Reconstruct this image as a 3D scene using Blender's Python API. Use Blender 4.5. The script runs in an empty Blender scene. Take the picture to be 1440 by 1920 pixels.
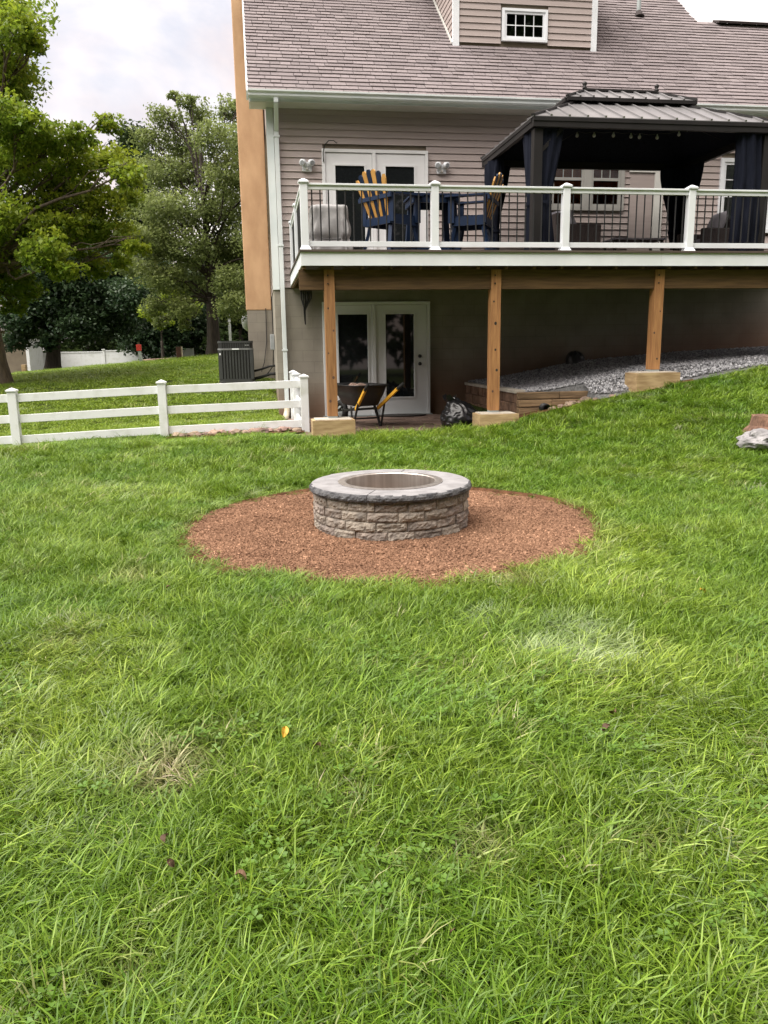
import bpy, bmesh, math, random
import numpy as np
from mathutils import Vector, Matrix, Euler, noise
random.seed(7); rng = np.random.default_rng(7)
sc = bpy.context.scene
COL = sc.collection

# ------------------------------------------------------------------ camera, sky, sun, exposure
FPX, HC = 1480.0, 1.45                       # focal length in photo pixels (1440x1920), eye height
PITCH, ROLL, YAW = math.radians(11.83), 0.0147, math.radians(8.7)
fwd = Vector((math.sin(YAW)*math.cos(PITCH), math.cos(YAW)*math.cos(PITCH), -math.sin(PITCH)))
rgt = Vector((math.cos(YAW), -math.sin(YAW), 0)); upv = rgt.cross(fwd)
cx_ = math.cos(ROLL)*rgt - math.sin(ROLL)*upv
cy_ = math.sin(ROLL)*rgt + math.cos(ROLL)*upv
CAM = Vector((0, 0, HC))
cam = bpy.data.cameras.new('camera'); co = bpy.data.objects.new('camera', cam); COL.objects.link(co)
m3 = Matrix((cx_, cy_, -fwd)).transposed()
co.matrix_world = Matrix.Translation(CAM) @ m3.to_4x4()
cam.sensor_fit = 'VERTICAL'; cam.sensor_height = 24; cam.lens = FPX/1920*24
cam.clip_start = 0.05; cam.clip_end = 2000
sc.camera = co

SUN_AZ, SUN_EL = math.radians(-108), math.radians(62)   # azimuth from +Y towards +X
w = bpy.data.worlds.new('World'); sc.world = w; w.use_nodes = True
nt = w.node_tree; nt.nodes.clear()
def wn(t, **k):
    n = nt.nodes.new(t)
    for a, b in k.items(): setattr(n, a, b)
    return n
sky = wn('ShaderNodeTexSky', sky_type='NISHITA', sun_disc=False, sun_elevation=SUN_EL, sun_rotation=SUN_AZ, dust_density=2.0)
bg = wn('ShaderNodeBackground'); out = wn('ShaderNodeOutputWorld')
bg.inputs['Strength'].default_value = 0.10
tc = wn('ShaderNodeTexCoord'); mp = wn('ShaderNodeMapping'); mp.inputs['Scale'].default_value = (1.0, 1.0, 1.25)
mp.inputs['Location'].default_value = (1.1, 8.3, 0.475)
ns = wn('ShaderNodeTexNoise'); ns.inputs['Scale'].default_value = 2.3; ns.inputs['Detail'].default_value = 7; ns.inputs['Roughness'].default_value = 0.55; ns.inputs['Distortion'].default_value = 0.4
cr = wn('ShaderNodeValToRGB'); cr.color_ramp.elements[0].position = 0.33; cr.color_ramp.elements[0].color = (0, 0, 0, 1)
cr.color_ramp.elements[1].position = 0.56; cr.color_ramp.elements[1].color = (1, 1, 1, 1)
ns2 = wn('ShaderNodeTexNoise'); ns2.inputs['Scale'].default_value = 3.4; ns2.inputs['Detail'].default_value = 5
cc = wn('ShaderNodeValToRGB')
cc.color_ramp.elements[0].position = 0.42; cc.color_ramp.elements[0].color = (4.7, 3.65, 3.15, 1)
cc.color_ramp.elements[1].position = 0.64; cc.color_ramp.elements[1].color = (7.6, 7.1, 6.6, 1)
greyblue = wn('ShaderNodeMix', data_type='RGBA'); greyblue.inputs[0].default_value = 0.82
greyblue.inputs[7].default_value = (2.55, 2.7, 3.15, 1)
mix = wn('ShaderNodeMix', data_type='RGBA')
L = nt.links.new
L(tc.outputs['Generated'], mp.inputs[0]); L(mp.outputs[0], ns.inputs['Vector']); L(mp.outputs[0], ns2.inputs['Vector'])
L(ns.outputs[0], cr.inputs[0]); L(ns2.outputs[0], cc.inputs[0])
L(sky.outputs[0], greyblue.inputs[6])
L(cr.outputs[0], mix.inputs[0]); L(greyblue.outputs[2], mix.inputs[6]); L(cc.outputs[0], mix.inputs[7])
L(mix.outputs[2], bg.inputs['Color']); L(bg.outputs[0], out.inputs[0])

sd = bpy.data.lights.new('sun', 'SUN'); sd.energy = 3.4; sd.angle = math.radians(70); sd.color = (1, 0.95, 0.88)
so = bpy.data.objects.new('sun', sd); COL.objects.link(so)
sdir = Vector((math.sin(SUN_AZ)*math.cos(SUN_EL), math.cos(SUN_AZ)*math.cos(SUN_EL), math.sin(SUN_EL)))
so.rotation_euler = sdir.to_track_quat('Z', 'Y').to_euler(); so.location = (-8, 4, 20)
sc.view_settings.view_transform = 'Standard'; sc.view_settings.look = 'None'
sc.view_settings.gamma = 1.0; sc.view_settings.exposure = 1.4; sc.view_settings.use_curve_mapping = False
sc.cycles.max_bounces = 6; sc.cycles.diffuse_bounces = 2; sc.cycles.glossy_bounces = 3; sc.cycles.transmission_bounces = 4; sc.cycles.transparent_max_bounces = 6
sc.cycles.caustics_reflective = False; sc.cycles.caustics_refractive = False
sc.render.resolution_x, sc.render.resolution_y = 768, 1024

# ------------------------------------------------------------------ pixel -> place helpers
def ray(x, y): return cx_*((x-720)/FPX) - cy_*((y-960)/FPX) + fwd
def ony(x, y, Y): d = ray(x, y); return CAM + d*(Y/d.y)

# ------------------------------------------------------------------ materials
MATS = {}
def pmat(name, col, col2=None, rough=0.6, scale=8.0, bump=0.0, bscale=40.0, metal=0.0, rnd=0.0, coords='Object', stretch=(1, 1, 1), detail=6, spec=0.5, lo=0.35, hi=0.65, hue=0.0, attr=None):
    """noise-mottled Principled surface; rnd = brightness spread between objects"""
    m = bpy.data.materials.new(name); m.use_nodes = True; MATS[name] = m
    t = m.node_tree; b = t.nodes['Principled BSDF']
    b.inputs['Roughness'].default_value = rough; b.inputs['Metallic'].default_value = metal
    b.inputs['Specular IOR Level'].default_value = spec
    c = t.nodes.new('ShaderNodeTexCoord'); mpn = t.nodes.new('ShaderNodeMapping'); mpn.inputs['Scale'].default_value = stretch
    t.links.new(c.outputs[coords], mpn.inputs[0])
    if rnd > 0 and coords == 'Object':
        oi = t.nodes.new('ShaderNodeObjectInfo'); ad = t.nodes.new('ShaderNodeVectorMath'); ad.operation = 'MULTIPLY_ADD'
        t.links.new(oi.outputs['Random'], ad.inputs[0]); ad.inputs[1].default_value = (37, 53, 71); t.links.new(c.outputs[coords], ad.inputs[2])
        t.links.new(ad.outputs[0], mpn.inputs[0])
    n = t.nodes.new('ShaderNodeTexNoise'); n.inputs['Scale'].default_value = scale; n.inputs['Detail'].default_value = detail
    t.links.new(mpn.outputs[0], n.inputs['Vector'])
    r = t.nodes.new('ShaderNodeValToRGB'); r.color_ramp.elements[0].position = lo; r.color_ramp.elements[1].position = hi
    c2 = col2 if col2 else tuple(v*0.8 for v in col)
    r.color_ramp.elements[0].color = (*c2, 1); r.color_ramp.elements[1].color = (*col, 1)
    t.links.new(n.outputs[0], r.inputs[0]); last = r.outputs[0]
    if rnd > 0:
        oi2 = t.nodes.new('ShaderNodeObjectInfo'); hs = t.nodes.new('ShaderNodeHueSaturation')
        mr = t.nodes.new('ShaderNodeMapRange'); mr.inputs[3].default_value = 1-rnd; mr.inputs[4].default_value = 1+rnd
        src = oi2.outputs['Random']
        if attr:
            at = t.nodes.new('ShaderNodeAttribute'); at.attribute_name = attr
            sm = t.nodes.new('ShaderNodeMath'); sm.operation = 'ADD'; t.links.new(src, sm.inputs[0]); t.links.new(at.outputs['Fac'], sm.inputs[1])
            fr = t.nodes.new('ShaderNodeMath'); fr.operation = 'FRACT'; t.links.new(sm.outputs[0], fr.inputs[0]); src = fr.outputs[0]
        t.links.new(src, mr.inputs[0]); t.links.new(mr.outputs[0], hs.inputs['Value'])
        if hue:
            mr2 = t.nodes.new('ShaderNodeMapRange'); mr2.inputs[3].default_value = 0.5-hue; mr2.inputs[4].default_value = 0.5+hue
            f2 = t.nodes.new('ShaderNodeMath'); f2.operation = 'MULTIPLY'; f2.inputs[1].default_value = 7.31
            f3 = t.nodes.new('ShaderNodeMath'); f3.operation = 'FRACT'
            t.links.new(src, f2.inputs[0]); t.links.new(f2.outputs[0], f3.inputs[0]); t.links.new(f3.outputs[0], mr2.inputs[0]); t.links.new(mr2.outputs[0], hs.inputs['Hue'])
        t.links.new(last, hs.inputs['Color']); last = hs.outputs[0]
    t.links.new(last, b.inputs['Base Color'])
    if bump > 0:
        n2 = t.nodes.new('ShaderNodeTexNoise'); n2.inputs['Scale'].default_value = bscale; n2.inputs['Detail'].default_value = 5
        t.links.new(mpn.outputs[0], n2.inputs['Vector'])
        bp = t.nodes.new('ShaderNodeBump'); bp.inputs['Strength'].default_value = bump; bp.inputs['Distance'].default_value = 0.02
        t.links.new(n2.outputs[0], bp.inputs['Height']); t.links.new(bp.outputs[0], b.inputs['Normal'])
    m['last'] = last.node.name
    return m
def leafmat(name, c1, c2, trans=0.45, tint=False, rough=0.45):
    m = bpy.data.materials.new(name); m.use_nodes = True; MATS[name] = m
    t = m.node_tree; b = t.nodes['Principled BSDF']; o = t.nodes['Material Output']
    b.inputs['Roughness'].default_value = rough; b.inputs['Specular IOR Level'].default_value = 0.35
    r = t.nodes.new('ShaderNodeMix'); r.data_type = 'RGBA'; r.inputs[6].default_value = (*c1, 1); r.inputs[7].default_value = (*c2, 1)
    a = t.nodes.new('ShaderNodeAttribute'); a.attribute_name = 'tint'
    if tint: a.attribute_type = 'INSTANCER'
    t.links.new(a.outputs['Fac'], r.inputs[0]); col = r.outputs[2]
    if tint:      # second instancer attribute: dryness, and per-blade variation from the tuft mesh
        a2 = t.nodes.new('ShaderNodeAttribute'); a2.attribute_name = 'dry'; a2.attribute_type = 'INSTANCER'
        r2 = t.nodes.new('ShaderNodeMix'); r2.data_type = 'RGBA'; t.links.new(a2.outputs['Fac'], r2.inputs[0]); t.links.new(col, r2.inputs[6]); r2.inputs[7].default_value = (0.40, 0.34, 0.18, 1)
        a3 = t.nodes.new('ShaderNodeAttribute'); a3.attribute_name = 'blade'
        r3 = t.nodes.new('ShaderNodeValToRGB'); e = r3.color_ramp.elements
        e[0].position = 0.0; e[0].color = (0.50, 0.55, 0.50, 1); e[1].position = 1.0; e[1].color = (2.1, 1.8, 3.4, 1)
        e2 = r3.color_ramp.elements.new(0.84); e2.color = (1.10, 1.08, 1.1, 1)
        t.links.new(a3.outputs['Fac'], r3.inputs[0])
        mu = t.nodes.new('ShaderNodeMix'); mu.data_type = 'RGBA'; mu.blend_type = 'MULTIPLY'; mu.inputs[0].default_value = 1
        a4 = t.nodes.new('ShaderNodeAttribute'); a4.attribute_name = 'white'; a4.attribute_type = 'INSTANCER'
        r4 = t.nodes.new('ShaderNodeMix'); r4.data_type = 'RGBA'; t.links.new(a4.outputs['Fac'], r4.inputs[0]); r4.inputs[7].default_value = (0.62, 0.66, 0.58, 1)
        t.links.new(r2.outputs[2], mu.inputs[6]); t.links.new(r3.outputs[0], mu.inputs[7]); t.links.new(mu.outputs[2], r4.inputs[6]); col = r4.outputs[2]
    t.links.new(col, b.inputs['Base Color'])
    tr = t.nodes.new('ShaderNodeBsdfTranslucent'); t.links.new(col, tr.inputs[0])
    mx = t.nodes.new('ShaderNodeMixShader'); mx.inputs[0].default_value = trans
    t.links.new(b.outputs[0], mx.inputs[1]); t.links.new(tr.outputs[0], mx.inputs[2]); t.links.new(mx.outputs[0], o.inputs[0])
    return m
def glassmat(name, tint=(0.012, 0.014, 0.015), alpha=0.0):
    m = bpy.data.materials.new(name); m.use_nodes = True; MATS[name] = m
    t = m.node_tree; b = t.nodes['Principled BSDF']; o = t.nodes['Material Output']
    b.inputs['Base Color'].default_value = (*tint, 1); b.inputs['Roughness'].default_value = 0.03; b.inputs['IOR'].default_value = 1.5
    if alpha:
        tr = t.nodes.new('ShaderNodeBsdfTransparent'); tr.inputs[0].default_value = (0.8, 0.82, 0.82, 1); gl = t.nodes.new('ShaderNodeBsdfGlossy'); gl.inputs['Roughness'].default_value = 0.02
        fr = t.nodes.new('ShaderNodeFresnel'); mx = t.nodes.new('ShaderNodeMixShader')
        t.links.new(fr.outputs[0], mx.inputs[0]); t.links.new(tr.outputs[0], mx.inputs[1]); t.links.new(gl.outputs[0], mx.inputs[2]); t.links.new(mx.outputs[0], o.inputs[0])
    return m

pmat('vinyl', (0.78, 0.81, 0.85), (0.70, 0.73, 0.76), rough=0.4, scale=3, bump=0.03, bscale=90)
pmat('fence_vinyl', (0.76, 0.78, 0.80), (0.60, 0.62, 0.59), rough=0.5, scale=5, lo=0.22, hi=0.5)
pmat('siding', (0.405, 0.345, 0.325), (0.36, 0.305, 0.288), rough=0.55, scale=1.3, bump=0.06, bscale=60, stretch=(1, 4, 12), rnd=0.035)
pmat('shingle', (0.222, 0.192, 0.195), (0.18, 0.155, 0.158), rough=0.92, scale=26, bump=0.5, bscale=160, rnd=0.13, hue=0.008, attr='rnd', spec=0.2)
pmat('roof_felt', (0.05, 0.04, 0.04), rough=0.95)
pmat('aluminium_white', (0.70, 0.74, 0.74), (0.60, 0.65, 0.66), rough=0.35, scale=2)
pmat('soffit', (0.62, 0.62, 0.58), (0.55, 0.55, 0.52), rough=0.5, scale=3)
pmat('stucco', (0.60, 0.385, 0.225), (0.47, 0.285, 0.16), rough=0.9, scale=2.2, bump=0.25, bscale=55, stretch=(1.5, 1.5, 0.6))
pmat('door_white', (0.74, 0.75, 0.76), (0.69, 0.70, 0.71), rough=0.35, scale=2)
pmat('blind', (0.50, 0.52, 0.54), (0.44, 0.46, 0.48), rough=0.6)
pmat('curtain_red', (0.24, 0.035, 0.02), (0.14, 0.02, 0.012), rough=0.9, scale=5, stretch=(4, 1, 0.4))
pmat('curtain_orange', (0.45, 0.13, 0.03), (0.3, 0.07, 0.02), rough=0.9, scale=5, stretch=(4, 1, 0.4))
glassmat('glass_dark'); glassmat('glass_clear', alpha=1)
pmat('treated_wood', (0.38, 0.19, 0.072), (0.24, 0.11, 0.04), rough=0.75, scale=6, bump=0.2, bscale=30, stretch=(7, 7, 0.5), rnd=0.1)
pmat('beam_wood', (0.125, 0.07, 0.026), (0.075, 0.04, 0.014), rough=0.8, scale=5, bump=0.2, bscale=30, stretch=(0.5, 7, 7), rnd=0.1)
pmat('form_board', (0.45, 0.325, 0.175), (0.28, 0.185, 0.09), rough=0.8, scale=4, bump=0.2, bscale=30, stretch=(1, 1, 6), rnd=0.08)
pmat('concrete', (0.50, 0.46, 0.39), (0.38, 0.345, 0.29), rough=0.9, scale=7, bump=0.3, bscale=60)
pmat('deck_board', (0.10, 0.075, 0.06), (0.07, 0.052, 0.042), rough=0.7, scale=6, stretch=(0.4, 6, 6), rnd=0.12)
pmat('black_metal', (0.012, 0.012, 0.013), rough=0.45, scale=5)
pmat('gazebo_frame', (0.022, 0.020, 0.020), (0.016, 0.015, 0.015), spec=0.25, rough=0.5, scale=3)
pmat('gazebo_roof', (0.30, 0.295, 0.30), (0.25, 0.245, 0.25), rough=0.36, scale=2, metal=0.6)
pmat('curtain_navy', (0.012, 0.014, 0.023), (0.007, 0.0085, 0.015), spec=0.08, rough=0.9, scale=8, stretch=(3, 3, 0.4))
pmat('navy_poly', (0.008, 0.020, 0.052), (0.006, 0.015, 0.040), spec=0.2, rough=0.5, scale=6)
pmat('yellow_poly', (0.56, 0.30, 0.075), (0.46, 0.235, 0.055), rough=0.5, scale=6)
pmat('cover_grey', (0.34, 0.335, 0.335), (0.24, 0.237, 0.24), rough=0.8, scale=6, bump=0.25, bscale=14)
pmat('shaded_vinyl', (0.36, 0.355, 0.33), (0.32, 0.315, 0.295), rough=0.5, scale=3)  # greyed window vinyl: shade under the gazebo is put into the colour
pmat('wicker', (0.035, 0.022, 0.02), (0.018, 0.012, 0.011), rough=0.7, scale=60, bump=0.5, bscale=90)
pmat('cushion', (0.27, 0.26, 0.29), (0.21, 0.20, 0.23), rough=0.9, scale=5)
pmat('steel', (0.74, 0.70, 0.66), (0.58, 0.54, 0.50), rough=0.40, scale=3, metal=1.0, stretch=(9, 9, 0.15))
pmat('block_stone', (0.34, 0.29, 0.245), (0.155, 0.135, 0.12), rough=0.95, scale=15, bump=0.7, bscale=55, rnd=0.22, hue=0.012, spec=0.2, lo=0.3, hi=0.7)
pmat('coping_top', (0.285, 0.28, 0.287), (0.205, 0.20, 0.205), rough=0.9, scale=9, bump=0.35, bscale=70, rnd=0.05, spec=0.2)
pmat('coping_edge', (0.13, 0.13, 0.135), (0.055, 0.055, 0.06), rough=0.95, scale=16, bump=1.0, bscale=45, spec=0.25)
pmat('soil', (0.115, 0.055, 0.030), (0.065, 0.032, 0.018), rough=1.0, scale=14, bump=0.6, bscale=40, spec=0.1)
pmat('mulch_bed', (0.17, 0.065, 0.034), (0.10, 0.036, 0.02), rough=1.0, scale=40, bump=0.6, bscale=90, spec=0.1)
pmat('gravel_bed', (0.16, 0.16, 0.16), (0.08, 0.08, 0.08), rough=1.0, scale=30, bump=0.6, bscale=60)
pmat('paver', (0.20, 0.13, 0.10), (0.13, 0.085, 0.065), rough=0.95, scale=6, bump=0.3, bscale=40, rnd=0.18)
pmat('wall_block', (0.21, 0.125, 0.08), (0.12, 0.07, 0.045), rough=0.95, scale=12, bump=0.5, bscale=50, rnd=0.22)
pmat('timber', (0.30, 0.20, 0.11), (0.15, 0.10, 0.055), rough=0.9, scale=5, stretch=(0.6, 6, 6), bump=0.4, bscale=25, rnd=0.28)
pmat('ac_dark', (0.045, 0.048, 0.05), (0.035, 0.037, 0.038), rough=0.5, scale=4)
pmat('ac_black', (0.012, 0.012, 0.013), rough=0.5)
pmat('ac_grey', (0.19, 0.195, 0.20), rough=0.45)
pmat('plastic_black', (0.016, 0.016, 0.017), (0.011, 0.011, 0.012), rough=0.42, scale=5, bump=0.08, bscale=30)
pmat('bag_black', (0.008, 0.008, 0.009), rough=0.30, scale=4, bump=0.25, bscale=9)
pmat('yellow_paint', (0.78, 0.42, 0.03), (0.66, 0.34, 0.03), rough=0.5, scale=9)
pmat('rubber', (0.015, 0.015, 0.015), rough=0.8)
pmat('pvc_cream', (0.62, 0.55, 0.43), (0.52, 0.45, 0.34), rough=0.5)
pmat('rock_grey', (0.30, 0.29, 0.295), (0.15, 0.145, 0.15), rough=0.95, scale=7, bump=0.8, bscale=22, rnd=0.1)
pmat('rubble', (0.34, 0.235, 0.18), (0.17, 0.125, 0.10), rough=0.95, scale=9, bump=0.6, bscale=30, rnd=0.35, hue=0.02)
pmat('bark', (0.135, 0.105, 0.078), (0.06, 0.047, 0.036), rough=0.95, scale=7, bump=0.9, bscale=22, stretch=(3, 3, 0.6))
pmat('bark_dark', (0.05, 0.038, 0.03), (0.025, 0.02, 0.016), rough=0.95, scale=7, bump=0.8, bscale=22, stretch=(3, 3, 0.6))
pmat('stump_wood', (0.20, 0.11, 0.07), (0.08, 0.042, 0.028), rough=0.9, scale=9, bump=0.8, bscale=20, stretch=(2, 2, 0.7))
pmat('red_paint', (0.55, 0.04, 0.03), rough=0.6)
pmat('galv', (0.36, 0.40, 0.40), rough=0.5)
pmat('brown_paint', (0.10, 0.05, 0.035), rough=0.8)
pmat('tan_siding', (0.20, 0.165, 0.12), (0.16, 0.13, 0.095), rough=0.8, scale=3)
pmat('bulb', (0.55, 0.55, 0.55), rough=0.2)
pmat('leaf_yellow', (0.70, 0.42, 0.03), (0.5, 0.25, 0.03), rough=0.6, scale=20)
pmat('leaf_brown', (0.15, 0.085, 0.05), (0.085, 0.05, 0.03), rough=0.7, scale=20, rnd=0.2)
pmat('box_grey', (0.33, 0.35, 0.37), rough=0.5)
pmat('mat_fibre', (0.035, 0.03, 0.026), rough=1.0, scale=40)
leafmat('grass_blade', (0.076, 0.180, 0.009), (0.228, 0.325, 0.030), trans=0.28, tint=True, rough=0.38)
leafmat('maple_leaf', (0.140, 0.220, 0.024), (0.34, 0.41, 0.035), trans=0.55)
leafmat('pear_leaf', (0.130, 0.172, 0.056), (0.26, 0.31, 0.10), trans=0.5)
leafmat('dark_leaf', (0.020, 0.044, 0.022), (0.060, 0.100, 0.042), trans=0.3)
leafmat('wood_leaf', (0.022, 0.045, 0.014), (0.060, 0.090, 0.025), trans=0.3)
leafmat('clover_leaf', (0.10, 0.20, 0.025), (0.17, 0.27, 0.05), trans=0.3)

# painted foundation: grey-tan parging with faint block courses and red clay splash at its foot
def foundation_mat():
    m = pmat('foundation', (0.285, 0.26, 0.215), (0.23, 0.205, 0.17), rough=0.9, scale=2.2, bump=0.12, bscale=40)
    t = m.node_tree; b = t.nodes['Principled BSDF']; last = t.nodes[m['last']].outputs[0]
    tc = t.nodes.new('ShaderNodeTexCoord'); mp = t.nodes.new('ShaderNodeMapping'); mp.inputs['Rotation'].default_value = (math.radians(90), 0, 0)
    br = t.nodes.new('ShaderNodeTexBrick'); br.inputs['Scale'].default_value = 1.0; br.inputs['Brick Width'].default_value = 0.40; br.inputs['Row Height'].default_value = 0.2; br.inputs['Mortar Size'].default_value = 0.008
    br.inputs['Color1'].default_value = (1, 1, 1, 1); br.inputs['Color2'].default_value = (0.93, 0.93, 0.94, 1); br.inputs['Mortar'].default_value = (0.86, 0.86, 0.86, 1)
    t.links.new(tc.outputs['Object'], mp.inputs[0]); t.links.new(mp.outputs[0], br.inputs[0])
    mu = t.nodes.new('ShaderNodeMix'); mu.data_type = 'RGBA'; mu.blend_type = 'MULTIPLY'; mu.inputs[0].default_value = 1
    t.links.new(last, mu.inputs[6]); t.links.new(br.outputs[0], mu.inputs[7])
    sp = t.nodes.new('ShaderNodeSeparateXYZ'); t.links.new(tc.outputs['Object'], sp.inputs[0])
    n = t.nodes.new('ShaderNodeTexNoise'); n.inputs['Scale'].default_value = 2.0; t.links.new(tc.outputs['Object'], n.inputs[0])
    # the clay line climbs with the ground to the right
    ma = t.nodes.new('ShaderNodeMath'); ma.operation = 'MULTIPLY_ADD'; t.links.new(sp.outputs[0], ma.inputs[0]); ma.inputs[1].default_value = -0.13; t.links.new(sp.outputs[2], ma.inputs[2])
    mb = t.nodes.new('ShaderNodeMath'); mb.operation = 'MULTIPLY_ADD'; t.links.new(n.outputs[0], mb.inputs[0]); mb.inputs[1].default_value = -0.35; t.links.new(ma.outputs[0], mb.inputs[2])
    mr = t.nodes.new('ShaderNodeMapRange'); mr.inputs[1].default_value = 1.45; mr.inputs[2].default_value = 0.8; mr.inputs[3].default_value = 0; mr.inputs[4].default_value = 0.6
    t.links.new(mb.outputs[0], mr.inputs[0])
    m2 = t.nodes.new('ShaderNodeMix'); m2.data_type = 'RGBA'; t.links.new(mr.outputs[0], m2.inputs[0]); t.links.new(mu.outputs[2], m2.inputs[6]); m2.inputs[7].default_value = (0.20, 0.085, 0.035, 1)
    t.links.new(m2.outputs[2], b.inputs['Base Color'])
foundation_mat()

# ------------------------------------------------------------------ mesh helpers
ORG = {}
class MB:
    def __init__(s): s.v = []; s.f = []
    def add(s, vs, fs):
        o = len(s.v); s.v += [tuple(p) for p in vs]; s.f += [tuple(i+o for i in q) for q in fs]; return s
    def box(s, x0, x1, y0, y1, z0, z1):
        return s.add([(x0,y0,z0),(x1,y0,z0),(x1,y1,z0),(x0,y1,z0),(x0,y0,z1),(x1,y0,z1),(x1,y1,z1),(x0,y1,z1)],
                     [(0,3,2,1),(4,5,6,7),(0,1,5,4),(1,2,6,5),(2,3,7,6),(3,0,4,7)])
    def beam(s, p, q, w_, h_, up=(0,0,1), w2=None, h2=None):
        p, q = Vector(p), Vector(q); d = (q-p).normalized(); u = Vector(up)
        if abs(d.dot(u)) > 0.98: u = Vector((0,1,0))
        r = d.cross(u).normalized(); u = r.cross(d)
        w2 = w_ if w2 is None else w2; h2 = h_ if h2 is None else h2
        vs = []
        for c, a, b in ((p,w_,h_),(q,w2,h2)):
            for i, j in ((-1,-1),(1,-1),(1,1),(-1,1)): vs.append(c + r*(i*a/2) + u*(j*b/2))
        return s.add(vs, [(0,1,2,3),(7,6,5,4),(0,4,5,1),(1,5,6,2),(2,6,7,3),(3,7,4,0)])
    def tube(s, pts, rad, n=8, caps=True):
        pts = [Vector(p) for p in pts]; k = len(pts); rad = rad if hasattr(rad, '__len__') else [rad]*k
        vs, fs = [], []; prev = None
        for i, p in enumerate(pts):
            d = (pts[min(i+1,k-1)]-pts[max(i-1,0)]).normalized()
            if prev is None: a = Vector((0,0,1)) if abs(d.z) < 0.9 else Vector((1,0,0)); r = d.cross(a).normalized()
            else: r = (prev - d*prev.dot(d)).normalized()
            prev = r; u = d.cross(r)
            for j in range(n):
                t = 2*math.pi*j/n; vs.append(p + (r*math.cos(t)+u*math.sin(t))*rad[i])
        for i in range(k-1):
            for j in range(n):
                a, b = i*n+j, i*n+(j+1)%n; fs.append((a, b, b+n, a+n))
        if caps: fs += [tuple(range(n))[::-1], tuple((k-1)*n+j for j in range(n))]
        return s.add(vs, fs)
    def lathe(s, prof, n=32, c=(0,0,0), a0=0, a1=2*math.pi, closed=False):
        full = abs(a1-a0-2*math.pi) < 1e-6; m_ = n if full else n+1; vs, fs = [], []; k = len(prof)
        for i in range(m_):
            t = a0+(a1-a0)*i/n
            for r, z in prof: vs.append((c[0]+r*math.cos(t), c[1]+r*math.sin(t), c[2]+z))
        for i in range(n):
            a, b = i*k, ((i+1) % m_)*k
            for j in range(k if closed else k-1): j2 = (j+1) % k; fs.append((a+j, b+j, b+j2, a+j2))
        if not full and closed: fs += [tuple(range(k)), tuple(((m_-1)*k+j) for j in range(k))[::-1]]
        return s.add(vs, fs)
    def prism(s, poly, axis, a, b):
        """poly of 2D points extruded along axis ('x','y','z') from a to b"""
        def P(u, v, t): return {'x': (t,u,v), 'y': (u,t,v), 'z': (u,v,t)}[axis]
        n = len(poly); vs = [P(u,v,a) for u,v in poly]+[P(u,v,b) for u,v in poly]
        return s.add(vs, [tuple(range(n))[::-1], tuple(range(n,2*n))]+[(i,(i+1)%n,(i+1)%n+n,i+n) for i in range(n)])
    def build(s, name, mat, parent=None, smooth=False, bevel=0, kind=None, fix=True):
        org = ORG.get(parent.name, Vector()) if parent else Vector()
        me = bpy.data.meshes.new(name)
        me.from_pydata([Vector(p)-org for p in s.v], [], s.f)
        if fix or bevel:
            bm = bmesh.new(); bm.from_mesh(me)
            bmesh.ops.recalc_face_normals(bm, faces=bm.faces)
            if bevel:
                es = [e for e in bm.edges if len(e.link_faces) == 2 and e.calc_face_angle(0) > 0.6]
                bmesh.ops.bevel(bm, geom=es, offset=bevel, segments=2, affect='EDGES', profile=0.6)
            bm.to_mesh(me); bm.free()
        if smooth:
            me.polygons.foreach_set('use_smooth', [True]*len(me.polygons))
        return link(name, me, mat, parent, org, kind)
def link(name, me, mat, parent=None, org=None, kind=None):
    o = bpy.data.objects.new(name, me); COL.objects.link(o)
    if mat and not me.materials: me.materials.append(MATS[mat])
    if parent: o.parent = parent
    ORG[o.name] = org if org is not None else Vector()
    if kind: o['kind'] = kind
    return o
def tag(o, label, cat, group=None):
    o['label'] = label; o['category'] = cat
    if group: o['group'] = group
    return o
def thing(name, label, cat, loc=(0,0,0), group=None, rotz=0, local=False):
    o = bpy.data.objects.new(name, None); COL.objects.link(o); o.location = loc; o.rotation_euler = (0,0,rotz)
    o.empty_display_size = 0.1
    ORG[o.name] = Vector() if local else Vector(loc)
    return tag(o, label, cat, group)
def copy_tree(o, parent=None):
    c = o.copy(); COL.objects.link(c)
    if parent: c.parent = parent
    for ch in [x for x in bpy.data.objects if x.parent == o and x != c]: copy_tree(ch, c)
    return c
def put(name, me, mat, parent, loc, rot=(0,0,0), scale=(1,1,1)):
    """a piece that shares its mesh, placed in world coordinates under parent"""
    o = link(name, me, mat, parent); o.location = Vector(loc)-ORG.get(parent.name, Vector()); o.rotation_euler = rot; o.scale = scale
    ORG[o.name] = ORG.get(parent.name, Vector()); return o
def npmesh(name, V, Fc):
    me = bpy.data.meshes.new(name); V = np.asarray(V, dtype=np.float32); Fc = np.asarray(Fc, dtype=np.int32); n, k = Fc.shape
    me.vertices.add(len(V)); me.vertices.foreach_set('co', V.ravel())
    me.loops.add(n*k); me.loops.foreach_set('vertex_index', Fc.ravel())
    me.polygons.add(n); me.polygons.foreach_set('loop_start', np.arange(0, n*k, k, dtype=np.int32))
    me.update(calc_edges=True); me.validate(); return me
def nz(x, y, z=0.0): return noise.noise(Vector((x, y, z)))
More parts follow.
